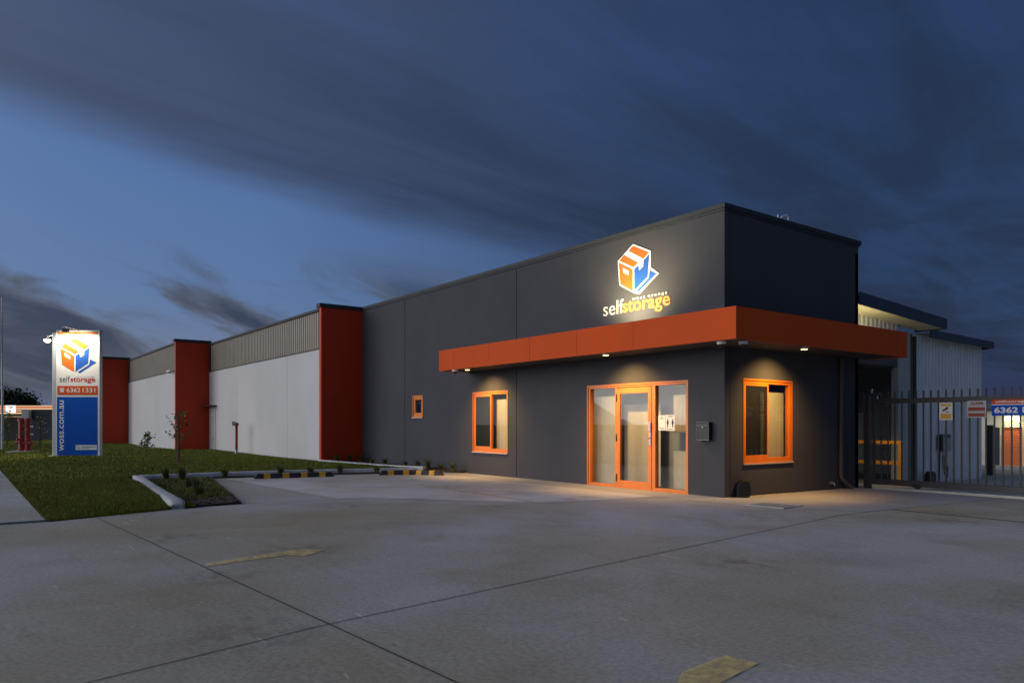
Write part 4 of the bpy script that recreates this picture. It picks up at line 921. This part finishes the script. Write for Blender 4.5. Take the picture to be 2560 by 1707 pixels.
wheel_stop([(-9.05, -2.28), (-8.70, -1.42), (-7.95, -1.02)], 'bent black and yellow wheel stop, nearer the charcoal wall')

# ================================================================== PYLON SIGN
K = 0.003541
ps = thing('pylon_sign', 'tall white and blue illuminated pylon sign on the lawn', 'sign', (-24.29, -7.31, 0.09), math.radians(53.13))
px = lambda x: (x-418)*K
pz = lambda y: (1482-y)*K
b = MB(); b.box(px(188), px(657), -0.06, -0.036, pz(1470), pz(122)); pan = b.build('panel', 'signwhite', ps, bevel=0.004)
def fill(x0, x1, y0, y1, mt, nm, par=pan, d=-0.066): b = MB(); b.box(px(x0), px(x1), d, -0.0605, pz(y1), pz(y0)); return b.build(nm, mt, par)
fill(203, 637, 139, 167, 'signorange', 'colour_band'); fill(202, 637, 722, 818, 'signred', 'colour_band'); fill(198, 636, 840, 1469, 'signblue', 'colour_field')
emblem(pan, IDM, px, pz, -0.061, 0.004, False)
text('lettering', 'self', px(227), px(338), pz(679), pz(614), 'textgrey', pan, IDM, -0.061, 0.004, -0.004)
text('lettering', 'storage', px(342), px(610), pz(697), pz(630), 'textred', pan, IDM, -0.061, 0.003, 0.020)
text('lettering', 'w e s t', px(402), px(470), pz(630), pz(622), 'textgrey', pan, IDM, -0.0655, 0.001, 0.0)
text('lettering', 'o r a n g e', px(490), px(602), pz(632), pz(622), 'textgrey', pan, IDM, -0.0655, 0.001, 0.0)
text('lettering', '6362', px(303), px(451), pz(792), pz(744), 'signwhite', pan, IDM, -0.0665, 0.003, 0.010)
text('lettering', '1331', px(476), px(612), pz(792), pz(744), 'signwhite', pan, IDM, -0.0665, 0.003, 0.010)
text('lettering', 'woss.com.au', px(226), px(274), pz(1424), pz(878), 'signwhite', pan, IDM, -0.0665, 0.003, 0.010, rot90=True)
fill(401, 627, 1358, 1411, 'signwhite', 'maker_plate', pan, -0.069)
b = MB()
for a in range(4):
    c_, s_ = math.cos(a*PI/2+PI/4), math.sin(a*PI/2+PI/4); cx, cz = px(430), pz(1384)
    b.prism([(cx+c_*0.012-s_*0.012, cz+s_*0.012+c_*0.012), (cx+c_*0.07-s_*0.018, cz+s_*0.07+c_*0.018), (cx+c_*0.05+s_*0.02, cz+s_*0.05-c_*0.02)], -0.072, -0.0695)
b.box(px(458), px(618), -0.072, -0.0695, pz(1380), pz(1374)); b.box(px(458), px(545), -0.072, -0.0695, pz(1395), pz(1391)); b.build('maker_mark', 'textgrey', pan)
# telephone symbol
b = MB(); b.prism([(px(231), pz(790)), (px(274), pz(790)), (px(270), pz(772)), (px(235), pz(772))], -0.070, -0.0665); b.prism([(px(240), pz(771)), (px(265), pz(771)), (px(260), pz(757)), (px(245), pz(757))], -0.070, -0.0665); b.prism([(px(227), pz(766)), (px(227), pz(752)), (px(240), pz(744)), (px(265), pz(744)), (px(278), pz(752)), (px(278), pz(766)), (px(267), pz(766)), (px(266), pz(754)), (px(239), pz(754)), (px(238), pz(766))], -0.070, -0.0665); b.build('telephone_symbol', 'signwhite', pan)
for a, c, tp in ((140, 204, 141), (612, 656, 131)):
    b = MB(); b.box(px(a), px(c), -0.034, 0.15, 0.0, pz(tp)); po = b.build('post', 'silver', ps, bevel=0.012)
    b = MB(); b.box(px(a)-0.003, px(c)+0.003, -0.035, 0.153, pz(tp), pz(tp)+0.03); b.build('cap', 'black', po)
    xm = (px(a)+px(c))/2; b = MB(); b.box(xm-0.2, xm+0.2, -0.15, 0.27, -0.02, 0.03); b.build('base_plate', 'pole', ps, bevel=0.004)
for xm in (px(270), px(615)):
    b = MB(); b.tube([(xm, 0, -0.05), (xm, 0, 0.06)], 0.06, 10); b.build('foot', 'gate', ps)
b = MB(); b.box(px(206), px(610), -0.03, 0.14, pz(1460), pz(130)); b.build('core', 'silver', ps)
FX = 103                                                                  # front flood stands 0.62 m proud of the face
b = MB(); b.tube([(px(430), 0.0, pz(122)), (px(405), -0.25, pz(112)), (px(380), -0.60, pz(106))], 0.016, 8); b.tube([(px(345), -0.58, pz(132)), (px(350), -0.58, pz(100)), (px(405), -0.58, pz(106)), (px(413), -0.58, pz(132))], 0.012, 8); b.build('lamp_arm', 'steel', ps)
fl = MB(); fl.box(px(350), px(411), -0.64, -0.52, pz(163), pz(130)); fl = fl.build('floodlight', 'black', ps, bevel=0.006)
b = MB(); b.box(px(355), px(406), -0.519, -0.512, pz(160), pz(134)); b.build('lens', 'lampflood', fl)
T = ps.matrix_basis if False else Matrix.Translation(ps.location) @ Matrix.Rotation(ps.rotation_euler.z, 4, 'Z')
def pw(x, y, z): return T @ Vector((x, y, z))
def pdir(x, y, z): return T.to_3x3() @ Vector((x, y, z))
for xx in (px(300), px(480)):
    lamp('sign_flood_beam', 'SPOT', pw(xx, -0.62, pz(150)), pdir(0.02, 0.45, -0.75), 135, (1.0, 0.90, 0.70), math.radians(140), 0.7, 0.06)
b = MB(); b.tube([(px(165), 0.14, pz(150)), (px(80), 0.32, pz(162)), (px(0), 0.45, pz(174))], 0.016, 8); b.build('lamp_arm', 'steel', ps)
b = MB(); b.box(px(-28), px(30), 0.42, 0.54, pz(200), pz(176)); f2 = b.build('floodlight', 'black', ps, bevel=0.006)
b = MB(); b.lathe((px(1), 0.46, pz(216)), [(0.03, -0.075), (0.09, -0.045), (0.115, 0.0), (0.11, 0.045)], 18); b.build('lens', 'lampflood', f2, smooth=True)  # lens swollen into a glowing ball that stands in for the lamp's glare
lamp('rear_flood_beam', 'SPOT', pw(px(1), 0.46, pz(246)), pdir(-0.35, -0.05, -0.9), 230, (1.0, 0.86, 0.60), math.radians(105), 0.8, 0.08)

# ================================================================== LAWN FURNITURE
# fire standpipe by the white wall
sp = thing('fire_standpipe', 'thin red fire standpipe with valve wheels in front of the white wall', 'standpipe', (-22.5, -1.92, 0.09))
b = MB(); b.tube([(0, 0, -0.05), (0, 0, 0.18)], 0.058, 14); b.build('base_pipe', 'steel', sp, smooth=True)
b = MB(); b.tube([(0, 0, 0.181), (0, 0, 1.18)], 0.055, 14); b.build('pipe', 'red', sp, smooth=True)
b = MB(); b.tube([(-0.16, 0, 1.24), (0.16, 0, 1.24)], 0.05, 12); b.lathe((0, 0, 1.17), [(0.07, 0), (0.075, 0.04), (0.05, 0.10)], 14); b.build('valve_head', 'red', sp, smooth=True)
for sx in (-1, 1):
    b = MB(); b.torus((sx*0.15, -0.10, 1.26), 0.085, 0.014, 'y'); b.tube([(sx*0.15, 0.0, 1.26), (sx*0.15, -0.10, 1.26)], 0.014, 8); b.tube([(sx*0.15-0.08, -0.10, 1.26), (sx*0.15+0.08, -0.10, 1.26)], 0.009, 6); b.build('hand_wheel', 'black', sp, smooth=True)
    b = MB(); b.lathe((sx*0.08, -0.05, 1.19), [(0.035, 0), (0.035, -0.05)], 12, 'y'); b.build('outlet', 'steel', sp, smooth=True)
# fire booster
fb = thing('fire_booster', 'stout red twin pipe fire booster with valve wheels left of the pylon sign', 'fire booster', (-31.5, -8.57, 0.11), math.radians(53.13))
b = MB(); b.box(-0.6, 0.6, -0.4, 0.4, -0.06, 0.02); b.build('slab', 'path', fb)
for sx in (-0.17, 0.13):
    b = MB(); b.tube([(sx, 0, 0.02), (sx, 0, 1.36)], 0.115, 18); b.lathe((sx, 0, 1.36), [(0.16, 0), (0.16, 0.07), (0.13, 0.10), (0.06, 0.13)], 18); b.lathe((sx, 0, 0.03), [(0.16, 0), (0.16, 0.05)], 18); b.build('riser', 'red', fb, smooth=True)
b = MB(); b.tube([(-0.2, 0.02, 0.36), (0.30, 0.02, 0.36)], 0.09, 14); b.tube([(-0.17, 0.02, 1.12), (0.16, 0.02, 1.12)], 0.08, 14); b.build('manifold', 'red', fb, smooth=True)
for z in (1.17, 0.82):
    b = MB(); b.torus((0.13, -0.24, z), 0.10, 0.016, 'y'); b.tube([(0.13, -0.1, z), (0.13, -0.24, z)], 0.016, 8); b.tube([(0.03, -0.24, z), (0.23, -0.24, z)], 0.010, 6); b.tube([(0.13, -0.24, z-0.1), (0.13, -0.24, z+0.1)], 0.010, 6); b.build('hand_wheel', 'stake', fb, smooth=True)
    b = MB(); b.lathe((0.27, -0.05, z-0.07), [(0.045, 0), (0.05, 0.03), (0.05, 0.09)], 14, 'x'); b.build('outlet', 'steel', fb, smooth=True)
for x_, z in ((-0.24, 0.52), (-0.26, 0.38), (0.32, 0.36)):
    b = MB(); b.lathe((x_, -0.12, z), [(0.055, 0), (0.055, -0.06), (0.03, -0.08)], 12, 'y'); b.build('outlet', 'red', fb, smooth=True)
# flagpole
fp = thing('flagpole', 'tall white tapering flagpole at the far left of the lawn', 'flagpole', (-37.3, -9.2, 0.1))
b = MB(); b.tube([(0, 0, -0.05), (0, 0, 3.30)], [0.055, 0.05], 12); b.build('lower_pole', 'pole', fp, smooth=True)
b = MB(); b.tube([(0, 0, 3.301), (0, 0, 7.62)], [0.036, 0.022], 10); b.lathe((0, 0, 7.62), [(0.02, 0), (0.035, 0.02), (0.02, 0.05)], 10); b.build('upper_pole', 'silver', fp, smooth=True)
b = MB(); b.tube([(0.05, -0.02, 3.25), (0.045, -0.03, 7.5)], 0.006, 5); b.build('halyard', 'black', fp)

def leaves(mb, c, n, rad, size, up=0.2):
    for _ in range(n):
        p = Vector(c) + Vector((random.gauss(0, rad), random.gauss(0, rad), random.gauss(0, rad*0.7)))
        a = Vector((random.gauss(0, 1), random.gauss(0, 1), random.gauss(up, 0.6))).normalized(); s_ = a.cross(Vector((random.gauss(0, 1), random.gauss(0, 1), random.gauss(0, 1)))).normalized()
        l = size*random.uniform(0.6, 1.2); w_ = l*0.26; k = mb.pts([tuple(p), tuple(p+a*l*0.5+s_*w_), tuple(p+a*l), tuple(p+a*l*0.5-s_*w_)]); mb.face((k, k+1, k+2, k+3))
def sapling(loc, h, label, stake_h=1.5, nb=9, leaf=0.10, spread=0.30, group='young saplings on the lawn', lean=0.05, n_l=9):
    o = thing('sapling', label, 'sapling', loc, random.uniform(0, 6), group)
    b = MB(); lv = MB(); pts = [(lean*math.sin(i*0.9)*0.5+0.06, 0.02*math.cos(i*1.3), h*i/6) for i in range(7)]
    b.tube(pts, [0.014*(1-0.11*i) for i in range(7)], 6)
    for k in range(nb):
        z = h*(0.35+0.62*k/nb); a = k*2.4+random.uniform(-.4, .4); ln = spread*(1.1-0.6*k/nb)*random.uniform(0.7, 1.2)
        q0 = Vector((0.06, 0, z)); q1 = q0+Vector((math.cos(a)*ln*0.6, math.sin(a)*ln*0.6, ln*0.45)); q2 = q0+Vector((math.cos(a)*ln, math.sin(a)*ln, ln*0.9)); b.tube([q0, q1, q2], [0.006, 0.0045, 0.003], 5)
        for q in (q1, q2, (q1+q2)/2): leaves(lv, q, n_l//3, 0.035, leaf)
    leaves(lv, (0.06, 0, h), 8, 0.05, leaf)
    b.build('trunk', 'bark', o); lv.build('leaves', 'leaf', o, weld=False, recalc=False)
    if stake_h:
        b = MB(); b.box(-0.03, 0.03, -0.03, 0.03, -0.1, stake_h); b.build('stake', 'stake', o, bevel=0.004)
        b = MB(); b.torus((0.03, 0, stake_h*0.30), 0.05, 0.008, 'z', 12, 5); b.build('tie', 'black', o)
    return o
sapling((-16.4, -5.5, 0.09), 1.62, 'young sapling tied to a dark stake in front of the middle red wall', 1.46, 11, 0.12, 0.34, n_l=9)
sapling((-20.4, -5.62, 0.09), 0.88, 'short unstaked sapling on the lawn between the pylon and the staked sapling', 0, 10, 0.12, 0.20, n_l=12)
sapling((-36.9, -7.62, 0.11), 1.75, 'staked sapling on the lawn just right of the red fire booster', 1.35, 9, 0.15, 0.26, n_l=9)
sapling((-42.5, -8.75, 0.13), 1.8, 'staked sapling on the lawn just right of the flagpole', 1.4, 9, 0.15, 0.26, n_l=9)
sapling((-40.0, -8.2, 0.12), 1.0, 'small unstaked sapling on the lawn left of the red fire booster', 0, 8, 0.14, 0.22, n_l=9)

# ================================================================== FAR LEFT: SERVICE STATION AND TREE
ss = thing('service_station', 'low dark service station with lit orange striped fascia across the road', 'building', (-55.02, -5.48, 0.0), math.radians(53.13))
b = MB(); b.box(-1.52, 2.4, 0.0, 7, -0.5, 2.40); b.build('wall', 'servicewall', ss)
b = MB(); b.box(-9, -1.53, 0.8, 7, -0.5, 2.06); b.build('shopfront', 'black', ss)
b = MB(); b.box(-9, 2.45, -0.12, 7.1, 2.41, 2.675); fa = b.build('fascia', 'litstripe', ss)
b = MB(); b.box(-9, 2.451, -0.126, -0.1205, 2.50, 2.59); b.build('stripe', 'litorange', fa)
b = MB(); b.box(-9, -2.08, -0.10, 0.79, 2.08, 2.34); fa2 = b.build('fascia', 'litstripe', ss)
b = MB(); b.box(-9, -2.081, -0.106, -0.1005, 2.18, 2.27); b.build('stripe', 'litred', fa2)
b = MB(); b.box(-9, -2.07, -0.09, -0.05, 1.98, 2.075); b.box(-9, -2.07, -0.11, -0.05, 2.345, 2.405); b.build('green_band', 'litgreen', ss)
b = MB(); b.box(-3.24, -2.59, -0.26, -0.13, 2.14, 2.69); lg = b.build('lit_sign', 'litwhite', ss)
b = MB(); b.box(-3.10, -2.86, -0.266, -0.2605, 2.57, 2.62); b.build('mark', 'signorange', lg)
b = MB(); b.prism([(-2.93, 2.46), (-2.88, 2.43), (-2.71, 2.58), (-2.72, 2.62), (-2.78, 2.62)], -0.266, -0.2605); b.lathe((-2.92, -0.262, 2.27), [(0.065, 0), (0.065, -0.004)], 14, 'y'); b.build('mark', 'textred', lg)
b = MB(); b.box(-2.06, -1.54, -0.3, 0.3, 1.73, 2.40); b.build('pale_box', 'cabinet', ss)
b = MB(); b.box(-4.0, -2.5, 0.74, 0.79, 1.82, 1.93); b.build('white_band', 'pole', ss)
b = MB(); b.tube([(-0.85, 2, 2.67), (-0.85, 2, 3.15)], 0.012, 6); b.build('aerial', 'black', ss)

tr_ = thing('broad_tree', 'broad dark tree rising behind the striped service station', 'tree', (-102.2, -7.5, -0.7), 0.3)
b = MB(); b.tube([(0, 0, 0), (0.1, 0, 1.6), (0.0, 0.1, 2.8)], [0.42, 0.32, 0.22], 10)
cl_ = MB()
for k in range(44):
    a = random.uniform(0, 2*PI); r_ = 4.0*math.sqrt(random.random()); z = 4.9+random.uniform(-1.6, 1.35)*(1-(r_/5.2)**2)
    c = (r_*math.cos(a), r_*math.sin(a), z)
    b.tube([(0, 0.1, 2.4), (c[0]*0.5, c[1]*0.5, 3.1), c], [0.14, 0.08, 0.03], 6)
    leaves(cl_, c, 190, 0.52, 0.40, 0.3)
b.build('trunk', 'bark', tr_, smooth=True); cl_.build('crown', 'tree', tr_, weld=False, recalc=False)
